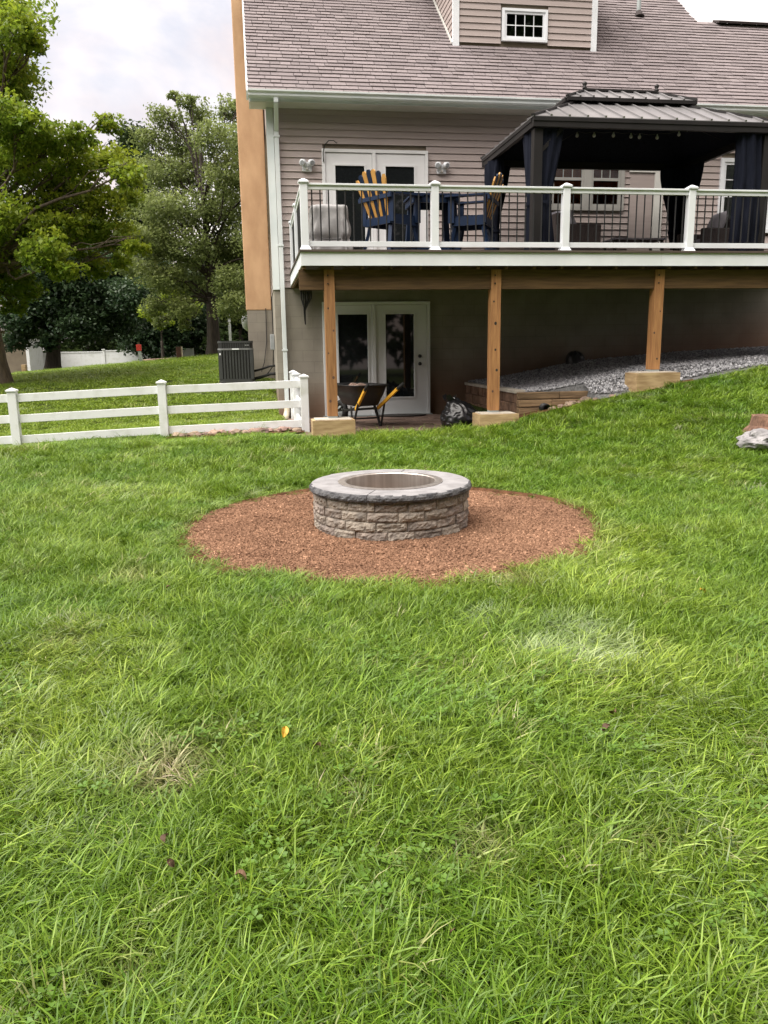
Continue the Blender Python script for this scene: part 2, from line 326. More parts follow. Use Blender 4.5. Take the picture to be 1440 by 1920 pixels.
def vnoise(X, Y, scale, seed):
    """smooth value noise on arrays, 0..1"""
    g = np.random.default_rng(seed).random((64, 64)); x = np.asarray(X)*scale+1000.0; y = np.asarray(Y)*scale+1000.0
    i = np.floor(x).astype(int); j = np.floor(y).astype(int); fx = x-i; fy = y-j
    fx = fx*fx*(3-2*fx); fy = fy*fy*(3-2*fy); i %= 64; j %= 64; i2 = (i+1) % 64; j2 = (j+1) % 64
    return (g[i,j]*(1-fx)+g[i2,j]*fx)*(1-fy)+(g[i,j2]*(1-fx)+g[i2,j2]*fx)*fy
def sstep(a, b, x):
    t = np.clip((np.asarray(x, float)-a)/(b-a), 0, 1); return t*t*(3-2*t)

# ------------------------------------------------------------------ ground
PIT = (1.03, 6.36)            # fire pit centre
MR = 1.665                     # mulch ring radius
def gz(X, Y):
    X = np.asarray(X, float); Y = np.asarray(Y, float)
    front = np.interp(Y, [-60, -10, 7.2, 9.0, 11.0, 12.2, 14.7, 18, 22, 26, 30, 45, 80, 400], [-1, 0, 0, 0.06, 0.22, 0.18, 0.22, 0.86, 1.16, 1.33, 1.30, 0.42, 0.5, 2.0])
    left = np.maximum(0, -X-0.2)*np.interp(Y, [8, 12, 19, 26, 45, 80], [0.0, 0.035, 0.035, 0.085, 0.02, 0])
    z = front-np.minimum(left, 1.2)
    right = np.interp(X, [2.6, 3.6, 4.65, 6.05, 7.5, 10, 14, 30], [0, 0.13, 0.36, 0.62, 0.84, 1.05, 1.15, 1.2])
    z = z+right*np.where(Y < 10.9, sstep(5.6, 10.9, Y), 1-0.0*Y)
    # level bench for the patio under the deck and right against the house
    z = np.where((X > 0.3) & (Y > 15.2), 0.0+0*z, z)
    pat = sstep(0.25, 0.5, X)*(1-sstep(3.55, 3.8, X))*sstep(11.3, 11.6, Y)*(1-sstep(15.0, 15.2, Y))
    z = z*(1-pat)+0.18*pat
    # mulch cut is level
    d = np.hypot(X-PIT[0], Y-PIT[1]); k = 1-sstep(MR+0.05, MR+0.5, d); z = z*(1-k)
    return z
def gzf(x, y): return float(gz(x, y))
def mud(name, col_a, col_b):
    m = pmat(name, col_a, col_b, rough=1.0, scale=9, bump=0.5, bscale=50, spec=0.1); return m
mud('lawn_soil', (0.060, 0.085, 0.020), (0.032, 0.040, 0.014))
xs = np.unique(np.concatenate([np.linspace(-200, -14, 18), np.linspace(-14, 14, 141), np.linspace(14, 200, 18)]))
ys = np.unique(np.concatenate([np.linspace(-60, -2, 12), np.linspace(-2, 32, 171), np.linspace(32, 400, 30)]))
GX, GY = np.meshgrid(xs, ys); GZ = gz(GX, GY)+np.where(GY < 40, (vnoise(GX, GY, 2.2, 3)-0.5)*0.03, 0)
dm = np.hypot(GX-PIT[0], GY-PIT[1]); GZ = np.where(dm < MR+0.06, -0.05, GZ)
nx, ny = len(xs), len(ys); idx = np.arange(nx*ny).reshape(ny, nx)
F_ = np.stack([idx[:-1,:-1], idx[:-1,1:], idx[1:,1:], idx[1:,:-1]], -1).reshape(-1, 4)
ground = link('ground', npmesh('ground', np.stack([GX, GY, GZ], -1).reshape(-1, 3), F_), 'lawn_soil', kind='structure')
ground.data.polygons.foreach_set('use_smooth', [True]*len(ground.data.polygons))

# ------------------------------------------------------------------ scatter with geometry nodes
def scatter(name, P, rot, scl, idx, protos, attrs, mat, kind='stuff'):
    me = bpy.data.meshes.new(name); n = len(P); me.vertices.add(n); me.vertices.foreach_set('co', np.asarray(P, np.float32).ravel())
    def fa(nm, ty, arr):
        a = me.attributes.new(nm, ty, 'POINT'); key = {'FLOAT': 'value', 'INT': 'value', 'FLOAT_VECTOR': 'vector'}[ty]
        a.data.foreach_set(key, np.asarray(arr, np.int32 if ty == 'INT' else np.float32).ravel())
    fa('rot', 'FLOAT_VECTOR', rot); fa('scl', 'FLOAT_VECTOR', scl); fa('pick', 'INT', idx)
    for k, a in attrs.items(): fa(k, 'FLOAT', a)
    o = link(name, me, None, kind=kind)
    g = bpy.data.node_groups.new(name, 'GeometryNodeTree')
    g.interface.new_socket('Geometry', in_out='INPUT', socket_type='NodeSocketGeometry'); g.interface.new_socket('Geometry', in_out='OUTPUT', socket_type='NodeSocketGeometry')
    N = g.nodes.new; gi = N('NodeGroupInput'); go = N('NodeGroupOutput'); ip = N('GeometryNodeInstanceOnPoints'); jn = N('GeometryNodeJoinGeometry')
    for pm in protos[::-1]:
        po = bpy.data.objects.new(pm.name, pm); oi = N('GeometryNodeObjectInfo'); oi.inputs['Object'].default_value = po; oi.inputs['As Instance'].default_value = True
        g.links.new(oi.outputs['Geometry'], jn.inputs[0])
    def na(nm, ty): a = N('GeometryNodeInputNamedAttribute'); a.data_type = ty; a.inputs['Name'].default_value = nm; return a.outputs['Attribute']
    ip.inputs['Pick Instance'].default_value = True
    e2r = N('FunctionNodeEulerToRotation')
    g.links.new(na('rot', 'FLOAT_VECTOR'), e2r.inputs[0]); g.links.new(e2r.outputs[0], ip.inputs['Rotation'])
    g.links.new(na('scl', 'FLOAT_VECTOR'), ip.inputs['Scale']); g.links.new(na('pick', 'INT'), ip.inputs['Instance Index'])
    g.links.new(gi.outputs[0], ip.inputs['Points']); g.links.new(jn.outputs[0], ip.inputs['Instance']); g.links.new(ip.outputs[0], go.inputs[0])
    md = o.modifiers.new('scatter', 'NODES'); md.node_group = g
    for pm in protos:
        if not pm.materials: pm.materials.append(MATS[mat])
    return o

# ------------------------------------------------------------------ HOUSE
YF = 14.70; HX0 = 0.33; HX1 = 13.0; ZS0, ZS1 = 2.50, 5.46     # front wall plane, left corner, right end, siding foot and top
house = thing('house', 'two storey house with pinkish brown siding, shingle roof and raised concrete basement', 'house', (6, 19, 0))
A40 = math.radians(40); CA, SA = math.cos(A40), math.sin(A40)
EY, EZ = 14.28, 5.60                                           # eave edge
def rp(x, s, h=0.0): return (x, EY+s*CA-h*SA, EZ+s*SA+h*CA)    # point on the roof: s up the slope, h above it
RIDGE = 6.8; RIDGE2 = 3.86
# --- basement walls and inner shell
MB().box(HX0, HX1, YF, YF+0.25, -0.3, ZS0-0.01).build('foundation_wall', 'foundation', house)
MB().box(HX0+0.003, HX0+0.25, YF+0.25, 24.0, -0.3, ZS0-0.01).build('foundation_wall', 'foundation', house)
MB().box(HX0+0.02, HX1, YF+0.02, YF+0.2, ZS0, ZS1).build('wall_sheathing', 'tan_siding', house)
MB().box(HX0+0.02, HX0+0.2, YF+0.2, 24.0, ZS0, ZS1).build('wall_sheathing', 'tan_siding', house)
MB().add([(HX0+0.02, EY+0.42, ZS1), (HX0+0.02, 24, ZS1), (HX0+0.02, EY+RIDGE*CA, EZ+RIDGE*SA-0.2)], [(0,1,2)]).add(
    [(HX0+0.12, EY+0.42, ZS1), (HX0+0.12, 24, ZS1), (HX0+0.12, EY+RIDGE*CA, EZ+RIDGE*SA-0.2)], [(2,1,0)]).build('gable_wall', 'siding', house, fix=False)
# --- openings on the front wall (x0, x1, z0, z1)
UD = (1.24, 3.12, 2.72, 4.82); GW = (5.36, 6.83, 3.86, 4.95); PD = (6.95, 7.60, 2.74, 4.60); RW = (8.74, 9.86, 3.49, 4.82); LD = (1.17, 3.15, 0.20, 2.25)
LAP = 0.1145
def lap_board(x0, x1, z, yf=YF, ht=LAP):
    b = MB().prism([(yf+0.012, z+0.012), (yf-0.018, z+0.003), (yf-0.023, z+0.007), (yf-0.017, z+0.018), (yf-0.001, z+ht+0.016), (yf+0.012, z+ht+0.016)], 'x', x0, x1)
    return b
def lap_rows(x0, x1, z0, z1, yf, opens, parent, x0f=None):
    z = z0
    while z < z1-0.01:
        ht = min(LAP, z1-z); segs = [(x0, x1)]
        for a, b, c, d in opens:
            if z+ht > c+0.01 and z < d-0.01:
                new = []
                for p, q in segs:
                    if b <= p or a >= q: new.append((p, q)); continue
                    if a > p: new.append((p, a))
                    if b < q: new.append((b, q))
                segs = new
        for p, q in segs: lap_board(p, q, z, yf, ht).build('siding_board', 'siding', parent)
        z += LAP
lap_rows(HX0+0.10, HX1, ZS0, ZS1, YF, [(a+0.02, b-0.02, c+0.02, d-0.02) for a, b, c, d in (UD, GW, PD, RW)], house)
z = ZS0
while z < ZS1:      # side wall, seen at a glancing angle
    MB().prism([(HX0+0.03, z), (HX0-0.012, z), (HX0-0.008, z+0.012), (HX0+0.004, z+LAP), (HX0+0.03, z+LAP)], 'y', 0, 1)
    b = MB(); b.v = [(x_, y_, z_) for (x_, y_, z_) in MB().prism([(HX0+0.03, z), (HX0-0.012, z), (HX0-0.008, z+0.012), (HX0+0.004, z+LAP), (HX0+0.03, z+LAP)], 'y', YF+0.10, 17.78).v]
    b.f = MB().prism([(0,0)]*5, 'y', 0, 1).f
    b.build('siding_board', 'siding', house); z += LAP
# corner trim
MB().box(HX0-0.022, HX0+0.10, YF-0.030, YF-0.004, ZS0-0.03, ZS1).build('corner_trim', 'aluminium_white', house)
MB().box(HX0-0.022, HX0-0.002, YF-0.004, YF+0.10, ZS0-0.03, ZS1).build('corner_trim', 'aluminium_white', house)
# --- soffit, fascia, gutter, downspout
MB().box(0.06, HX1, EY+0.02, YF+0.02, ZS1, ZS1+0.015).build('soffit', 'soffit', house)
MB().box(0.04, HX1, EY, EY+0.02, ZS1-0.01, EZ-0.005).build('fascia_board', 'aluminium_white', house)
MB().box(0.04, HX0-0.01, EY+0.02, EY+0.44, ZS1-0.02, ZS1-0.003).build('soffit_return', 'soffit', house)
MB().box(0.035, 0.055, EY+0.01, EY+0.44, ZS1-0.025, EZ+0.05).build('rake_return', 'aluminium_white', house)
gut = [(EY-0.003, 5.49), (EY-0.075, 5.49), (EY-0.095, 5.515), (EY-0.095, 5.55), (EY-0.125, 5.575), (EY-0.125, 5.60), (EY-0.112, 5.60), (EY-0.112, 5.58), (EY-0.085, 5.555), (EY-0.085, 5.52), (EY-0.07, 5.50), (EY-0.003, 5.50)]
MB().prism(gut, 'x', 0.03, HX1).build('gutter', 'aluminium_white', house)
dx = 0.475
ds = MB().beam((dx, EY-0.05, 5.50), (dx, EY-0.05, 5.42), 0.075, 0.055, up=(0,1,0)).beam((dx, EY-0.05, 5.43), (dx, YF-0.075, 5.08), 0.075, 0.055, up=(0,1,0)).beam((dx, YF-0.075, 5.10), (dx, YF-0.075, 0.42), 0.075, 0.055, up=(0,1,0))
ds = ds.build('downspout', 'aluminium_white', house, bevel=0.006)
for zz in (4.98, 3.2, 1.4): MB().box(dx-0.052, dx+0.052, YF-0.112, YF-0.04, zz, zz+0.03).build('strap', 'aluminium_white', ds)
MB().tube([(dx, YF-0.075, 0.46), (dx, YF-0.08, 0.33), (dx-0.03, YF-0.14, 0.22), (dx-0.07, YF-0.28, 0.17)], [0.055, 0.055, 0.055, 0.055], 12).build('drain_elbow', 'pvc_cream', house, smooth=True)
MB().tube([(7.50, YF-0.09, 5.46), (7.50, YF-0.09, 4.7)], 0.03, 8).build('vent_conduit', 'soffit', house)
# --- roof
roof = MB()
roof.add([rp(0.03,0,-0.02), rp(9.5,0,-0.02), rp(9.5,RIDGE,-0.02), rp(0.03,RIDGE,-0.02), rp(0.03,0,-0.14), rp(9.5,0,-0.14), rp(9.5,RIDGE,-0.14), rp(0.03,RIDGE,-0.14)],
         [(0,1,2,3),(4,7,6,5),(0,4,5,1),(1,5,6,2),(2,6,7,3),(3,7,4,0)])
roof.add([rp(9.501,0,-0.02), rp(HX1+.3,0,-0.02), rp(HX1+.3,RIDGE2,-0.02), rp(9.501,RIDGE2,-0.02), rp(9.501,0,-0.14), rp(HX1+.3,0,-0.14), rp(HX1+.3,RIDGE2,-0.14), rp(9.501,RIDGE2,-0.14)],
         [(0,1,2,3),(4,7,6,5),(0,4,5,1),(1,5,6,2),(2,6,7,3),(3,7,4,0)])
roof = roof.build('roof', 'roof_felt', house)
# back slopes
p = rp(0.03, RIDGE); q = rp(9.5, RIDGE)
MB().add([p, q, (9.5, 2*p[1]-EY, EZ), (0.03, 2*p[1]-EY, EZ)], [(0,1,2,3)]).build('back_slope', 'shingle', roof)
p2 = rp(9.5, RIDGE2); MB().add([p2, rp(HX1+.3, RIDGE2), (HX1+.3, 2*p2[1]-EY, EZ), (9.5, 2*p2[1]-EY, EZ)], [(0,1,2,3)]).build('back_slope', 'shingle', roof)
MB().add([rp(9.49, RIDGE2, -.02), rp(9.49, RIDGE, -.02), (9.49, 2*p[1]-p2[1], p2[2]), ], [(0,1,2)]).build('gable_end', 'siding', roof)
MB().beam(rp(0.012, -0.01, -0.07), rp(0.012, RIDGE, -0.07), 0.03, 0.16, up=(0,-SA,CA)).build('rake_board', 'aluminium_white', roof)
MB().beam(rp(9.9, RIDGE2-0.03, 0.045), rp(HX1+.3, RIDGE2-0.03, 0.045), 0.28, 0.045, up=(0,-0.35,0.94)).build('ridge_vent', 'roof_felt', roof)
# shingles: staggered tabs of uneven width and thickness
DY = EY + 15.0*0.143*CA                        # dormer face
EXPO = 0.143; first, rest, restR = [], MB(), []
def tab_geo(x0, x1, s, th, drop):
    g = 0.004; u = s-drop
    return [rp(x0+g,u,0.002), rp(x1-g,u,0.002), rp(x1-g,u,th), rp(x0+g,u,th), rp(x0+g,s+EXPO+0.03,0.0), rp(x1-g,s+EXPO+0.03,0.0)]
TF = [(0,1,2,3), (3,2,5,4), (0,3,4), (1,5,2)]
rr = random.Random(3); rows = []
for k in range(int(RIDGE/EXPO)):
    s = k*EXPO; xe = 9.5 if s > RIDGE2-0.1 else HX1+0.2
    x = 0.02 - rr.random()*0.25
    while x < xe:
        wd = rr.choice((0.17, 0.22, 0.27, 0.33, 0.40))*rr.uniform(0.85, 1.15)
        a, b = max(x, 0.015), min(x+wd, xe); x += wd
        if b-a < 0.03: continue
        sy = EY+(s+EXPO)*CA
        if sy > DY+0.06 and b > 3.87 and a < 6.72:                 # the dormer stands here
            if a < 3.87 and b > 3.87: b = 3.86
            elif a < 6.72 and b > 6.72: a = 6.73
            else: continue
            if b-a < 0.03: continue
        th = rr.choice((0.018, 0.021, 0.024)); rows.append((a, b, s, th, rr.choice((0, 0, 0.006))))
rows_sorted = sorted(rows, key=lambda t: t[2] + (0 if t[0] < 10.5 else 9))
for i, (a, b, s, th, dr) in enumerate(rows_sorted):
    if i < 290:
        MB().add(tab_geo(a, b, s, th, dr), TF).build('shingle', 'shingle', roof, fix=False)
    else:
        rest.add(tab_geo(a, b, s, th, dr), TF); restR += [rr.random()]*4
ro = rest.build('shingle_field', 'shingle', roof, kind='stuff', fix=False)
at = ro.data.attributes.new('rnd', 'FLOAT', 'FACE'); at.data.foreach_set('value', restR)
# vent pipe
vp = rp(8.24, 28.2*EXPO, 0.0)
MB().tube([vp, (vp[0], vp[1], vp[2]+0.55)], 0.045, 12).build('vent_pipe', 'galv', roof)
MB().tube([(vp[0], vp[1]-0.03, vp[2]-0.03), (vp[0], vp[1], vp[2]+0.09)], [0.11, 0.055], 12).build('vent_flashing', 'roof_felt', roof)
# --- dormer
dorm = MB().box(3.90, 6.68, DY+0.02, DY+0.08, 6.98, 8.9).build('dormer', 'tan_siding', house)
lap_rows(3.99, 6.60, 7.03, 8.85, DY, [(4.80, 5.73, 7.06, 7.66)], dorm)
for xa, xb in ((3.87, 3.99), (6.60, 6.71)): MB().box(xa, xb, DY-0.032, DY+0.03, 6.95, 8.9).build('dormer_trim', 'vinyl', dorm)
for xw, sg in ((3.885, -1), (6.695, 1)):
    z = 7.06
    while z < 8.85:                                                # cheek boards run back until they meet the roof
        y1 = DY+0.03+max(0.02, (z+LAP-7.02)/math.tan(A40))
        b = MB(); poly = [(xw-sg*0.03, z), (xw+sg*0.010, z), (xw+sg*0.006, z+0.012), (xw-sg*0.004, z+LAP), (xw-sg*0.03, z+LAP)]
        b.prism(poly, 'y', DY+0.03, y1).build('siding_board', 'siding', dorm); z += LAP
MB().box(3.55, 7.05, DY-0.35, DY+2.6, 8.86, 8.90).build('dormer_soffit', 'soffit', dorm)
MB().add([(3.5,DY-.38,8.90),(7.1,DY-.38,8.90),(7.1,DY+3,9.3),(3.5,DY+3,9.3)], [(0,1,2,3)]).build('dormer_roof', 'shingle', dorm)
MB().beam((3.86, DY+0.02, 7.00), (3.86, DY+2.4, 7.00+2.38*math.tan(A40)), 0.02, 0.10, up=(0,-SA,CA)).build('flashing', 'soffit', dorm)

# --- windows and doors
def window(parent, name, x0, x1, z0, z1, y, cols, rowsn, back, rail=False, split=None, trim=0.07, half_grid=False, fm='vinyl'):
    w_ = MB()
    w_.box(x0, x1, y-0.055, y-0.0, z1-trim, z1).box(x0, x1, y-0.055, y, z0, z0+trim).box(x0, x0+trim, y-0.055, y, z0+trim, z1-trim).box(x1-trim, x1, y-0.055, y, z0+trim, z1-trim)
    wo = w_.build(name, fm, parent)
    ix0, ix1, iz0, iz1 = x0+trim, x1-trim, z0+trim, z1-trim
    f = 0.045
    s_ = MB().box(ix0, ix1, y-0.035, y+0.0, iz1-f, iz1).box(ix0, ix1, y-0.035, y, iz0, iz0+f).box(ix0, ix0+f, y-0.035, y, iz0+f, iz1-f).box(ix1-f, ix1, y-0.035, y, iz0+f, iz1-f)
    if rail: zm = (iz0+iz1)/2; s_.box(ix0+f, ix1-f, y-0.038, y, zm-0.025, zm+0.025)
    s_.build('sash', fm, wo)
    MB().box(ix0+f-0.005, ix1-f+0.005, y-0.009, y-0.004, iz0, iz1).build('interior', back, wo)
    MB().box(ix0+f, ix1-f, y-0.016, y-0.012, iz0+f, iz1-f).build('pane', 'glass_clear', wo)
    g0, g1 = iz0+f, iz1-f
    if half_grid: g0 = (iz0+iz1)/2+0.02
    for i in range(1, cols):
        xm = ix0+f+(ix1-ix0-2*f)*i/cols; MB().box(xm-0.008, xm+0.008, y-0.024, y-0.017, g0, g1).build('muntin', fm, wo)
    for i in range(1, rowsn):
        zm = g0+(g1-g0)*i/rowsn; MB().box(ix0+f, ix1-f, y-0.0245, y-0.0175, zm-0.008, zm+0.008).build('muntin', fm, wo)
    return wo
window(dorm, 'dormer_window', 4.82, 5.71, 7.08, 7.64, DY-0.002, 4, 2, 'glass_dark', trim=0.045)
gwm = (GW[0]+GW[1])/2
window(house, 'window', GW[0], gwm+0.02, GW[2], GW[3], YF, 3, 2, 'curtain_orange', rail=True, half_grid=True, fm='shaded_vinyl')
window(house, 'window', gwm+0.021, GW[1], GW[2], GW[3], YF, 3, 2, 'curtain_red', rail=True, half_grid=True, fm='shaded_vinyl')
wr = window(house, 'window', RW[0], RW[1], RW[2], RW[3], YF, 3, 2, 'blind', rail=True, half_grid=True)
for i in range(24):
    zz = RW[2]+0.14+i*(RW[3]-RW[2]-0.26)/24
    MB().add([(RW[0]+.12, YF-0.0115, zz), (RW[1]-.12, YF-0.0115, zz), (RW[1]-.12, YF-0.0092, zz+0.03), (RW[0]+.12, YF-0.0092, zz+0.03)], [(0,1,2,3)]).build('blind_slat', 'blind', wr, fix=False)
# tan side door with its casing beside the red window
MB().box(PD[0], PD[1]-0.17, YF-0.02, YF+0.01, PD[2], PD[3]-0.06).build('side_door', 'siding', house)
MB().box(PD[1]-0.17, PD[1], YF-0.05, YF, PD[2], PD[3]-0.061).build('side_door_casing', 'soffit', house)
MB().box(PD[0]-0.02, PD[1], YF-0.05, YF, PD[3]-0.06, PD[3]).build('side_door_casing', 'soffit', house)
def french(parent, x0, x1, z0, z1, y, panes, pz0, pz1, knob=True, mull=None):
    c = 0.055
    fr = MB().box(x0, x1, y-0.075, y, z1-c, z1).box(x0, x0+c, y-0.075, y, z0, z1-c).box(x1-c, x1, y-0.075, y, z0, z1-c)
    fr = fr.build('french_door', 'door_white', parent, bevel=0.004)
    MB().box(x0-0.03, x1+0.03, y-0.14, y-0.003, z0-0.035, z0+0.012).build('threshold', 'galv', fr)
    xm = mull if mull else (x0+x1)/2
    MB().box(xm-0.03, xm+0.03, y-0.085, y-0.02, z0+0.012, z1-c-0.002).build('mullion', 'door_white', fr)
    for k, (a, b) in enumerate(((x0+c+0.004, xm-0.034), (xm+0.034, x1-c-0.004))):
        pa, pb = panes[k]; yy = y-0.055; zt = z1-c-0.006
        lf = MB().box(a, pa, yy, y-0.01, z0+0.014, zt).box(pb, b, yy, y-0.01, z0+0.014, zt).box(pa, pb, yy, y-0.01, pz1, zt).box(pa, pb, yy, y-0.01, z0+0.014, pz0)
        lf = lf.build('door_leaf', 'door_white', fr)
        t = 0.03
        MB().box(pa-t, pb+t, yy-0.012, yy-0.001, pz1, pz1+t).box(pa-t, pb+t, yy-0.012, yy-0.001, pz0-t, pz0).box(pa-t, pa, yy-0.012, yy-0.001, pz0, pz1).box(pb, pb+t, yy-0.012, yy-0.001, pz0, pz1).build('lite_frame', 'door_white', lf, bevel=0.003)
        MB().box(pa, pb, yy+0.012, yy+0.018, pz0, pz1).build('pane', 'glass_dark', lf)
        if knob and k == 1:
            for zz in (1.27, 1.13):
                MB().lathe([(0,0),(0.032,0),(0.032,0.008),(0.014,0.012),(0.014,0.035),(0.028,0.045),(0.028,0.06),(0,0.066)], 14).v
                b2 = MB().lathe([(0.001,0),(0.032,0),(0.032,0.008),(0.014,0.012),(0.014,0.035),(0.028,0.045),(0.028,0.06),(0.001,0.066)], 14)
                b2.v = [(2.955+p_[0], yy-p_[2], zz+p_[1]) for p_ in b2.v]; b2.build('knob', 'black_metal', lf, smooth=True)
    return fr
french(house, UD[0], UD[1], UD[2]+0.04, UD[3], YF, ((1.47, 1.98), (2.36, 2.87)), 3.02, 4.55, knob=False, mull=2.15)
french(house, LD[0], LD[1], LD[2], LD[3], YF, ((1.45, 1.985), (2.32, 2.845)), 0.53, 2.03, mull=2.10)
# --- chimney of orange stucco on a concrete base
ch = MB().box(-0.22, HX0-0.005, 17.8, 19.5, 2.26, 12.0).build('chimney', 'stucco', house, bevel=0.02)
MB().box(-0.20, HX0-0.004, 17.81, 19.49, 0.2, 2.258).build('chimney_base', 'foundation', ch)
# pencil-thin utility lines on the wall
MB().box(HX0-0.085, HX0-0.004, 16.1, 16.34, 1.42, 1.72).build('disconnect_box', 'box_grey', house, bevel=0.01)
MB().tube([(HX0-0.02, 16.2, 2.45), (HX0-0.02, 16.22, 1.72)], 0.010, 6).tube([(HX0-0.03, 16.24, 1.42), (HX0-0.05, 16.3, 1.1), (HX0-0.16, 16.5, 0.95)], 0.010, 6).build('cable', 'black_metal', house)
MB().tube([(0.20, 17.78, 2.3), (0.19, 17.78, 1.6), (0.12, 17.76, 1.15), (0.05, 17.74, 0.95)], 0.009, 6).build('cable', 'black_metal', house)

# --- things on the front wall
def flood(x, label):
    t = thing('flood_light', label, 'flood light', (x, YF, 4.53), 'twin flood lights on the siding')
    MB().box(x-0.085, x+0.085, YF-0.055, YF-0.012, 4.445, 4.60).build('base', 'vinyl', t, bevel=0.015)
    for s in (-1, 1):
        c = Vector((x+s*0.062, YF-0.09, 4.585)); d = Vector((s*0.45, -0.85, -0.25)).normalized()
        h = MB().tube([c-d*0.05, c-d*0.01, c+d*0.05], [0.028, 0.052, 0.058], 12).build('lamp_head', 'vinyl', t, smooth=True)
        MB().tube([c+d*0.0505, c+d*0.053], [0.040, 0.038], 12).build('lens', 'box_grey', h)
    MB().tube([(x, YF-0.055, 4.49), (x, YF-0.09, 4.475)], [0.03, 0.022], 10).build('sensor', 'soffit', t, smooth=True)
flood(0.98, 'white twin flood light on siding by deck corner, left of upper french door')
flood(3.37, 'white twin flood light on siding between upper french door and gazebo')
MBh = [(1.265, YF-0.09, 4.60), (1.262, YF-0.12, 4.74), (1.29, YF-0.15, 4.86), (1.36, YF-0.18, 4.925), (1.44, YF-0.2, 4.92), (1.49, YF-0.2, 4.88), (1.50, YF-0.2, 4.895)]
tag(MB().tube(MBh, 0.009, 6).build('plant_hook', 'black_metal', smooth=True), 'curved black iron plant hook fixed to upper french door casing', 'hook')

cb = MB()
for k in range(6):
    x = 0.80+0.035*k; cb.tube([(x, YF-0.10, 2.46), (x+0.03*nz(k, 1), YF-0.09-0.02*(k % 2), 2.32), (x+0.05*nz(k, 5)-0.02*k+0.03, YF-0.08, 2.20-0.16*(k in (1, 2))), (0.86+0.03*nz(k, 8), YF-0.07, 2.10-0.24*(k in (1, 2)))], 0.013, 6)
tag(cb.build('cable_bundle', 'black_metal', smooth=True), 'dangling black cable bundle under the deck on the basement wall', 'cables')

# ------------------------------------------------------------------ DECK
deck = thing('deck', 'raised deck with white fascia, white railing, black balusters and timber posts', 'deck', (4.6, 12.9, 0.2))
DX0, DX1, DYF = 0.62, 10.0, 11.02
ZD = 2.73
for i in range(26):                                   # boards run along the house
    y0 = DYF-0.025+i*0.1405
    MB().box(DX0-0.02, DX1, y0, y0+0.136, ZD-0.028, ZD).build('deck_board', 'deck_board', deck)
for a, b in ((DX0, 5.745), (5.748, DX1)): MB().box(a, b, DYF, DYF+0.02, 2.525, ZD-0.03).build('fascia', 'vinyl', deck)
MB().box(DX0-0.0, DX0+0.02, DYF+0.021, YF-0.03, 2.525, ZD-0.03).build('fascia', 'vinyl', deck)
MB().box(DX0+0.022, DX0+0.06, DYF+0.03, YF-0.04, 2.49, ZD-0.031).build('joist', 'beam_wood', deck)
for i in range(23):
    x = DX0+0.42+i*0.405; MB().box(x-0.019, x+0.019, DYF+0.03, YF-0.04, 2.49, ZD-0.031).build('joist', 'beam_wood', deck)
MB().box(DX0+0.02, DX1, YF-0.075, YF-0.034, 2.485, ZD-0.035).build('ledger', 'beam_wood', deck)
for a, b in ((DX0-0.03, 3.35), (3.353, 5.80), (5.803, DX1)):
    MB().box(a, b, 11.185, 11.225, 2.225, 2.487).build('beam', 'beam_wood', deck); MB().box(a+0.01, b-0.01, 11.275, 11.315, 2.225, 2.487).build('beam', 'beam_wood', deck)
FOOT = [(0.70, 1.29, 0.47), (3.08, 3.66, 0.49), (5.44, 6.11, 1.03), (8.0, 8.7, 1.42)]
for px, (a, b, zt) in zip((1.0, 3.355, 5.815, 8.3), FOOT):
    po = MB().box(px-0.07, px+0.07, 11.155, 11.184, zt+0.03, 2.486).box(px-0.07, px+0.07, 11.184, 11.316, zt+0.03, 2.224).box(px-0.07, px+0.07, 11.2255, 11.2745, 2.224, 2.486).build('support_post', 'treated_wood', deck)
    MB().box(px-0.065, px+0.065, 11.16, 11.31, zt+0.001, zt+0.029).build('post_base', 'galv', po)
    for zz in (2.30, 2.41): MB().tube([(px-0.02, 11.156, zz), (px-0.02, 11.143, zz)], 0.011, 8).build('bolt', 'black_metal', po)
    kr = random.Random(int(px*100))
    for zz in np.arange(zt+0.25, 2.2, 0.33):
        kx, kz, kw = px+kr.uniform(-0.045, 0.045), zz+kr.uniform(-0.1, 0.1), kr.uniform(0.010, 0.019); kn = 11
        MB().prism([(kx+kw*math.cos(2*math.pi*q/kn), kz+kw*1.25*math.sin(2*math.pi*q/kn)) for q in range(kn)], 'y', 11.1535, 11.16).build('knot', 'bark_dark' if kr.random() < 0.5 else 'brown_paint', po)
    ft = MB().box(a+0.04, b-0.04, 10.99, 11.35, zt-0.55, zt).build('footing', 'concrete', deck)
    MB().box(a, b, 10.952, 10.989, zt-0.30, zt-0.012).build('form_board', 'form_board', ft)
    for xa, xb in ((a, a+0.038), (b-0.038, b)): MB().box(xa, xb, 10.9895, 11.36, zt-0.30, zt-0.014).build('form_board', 'form_board', ft)
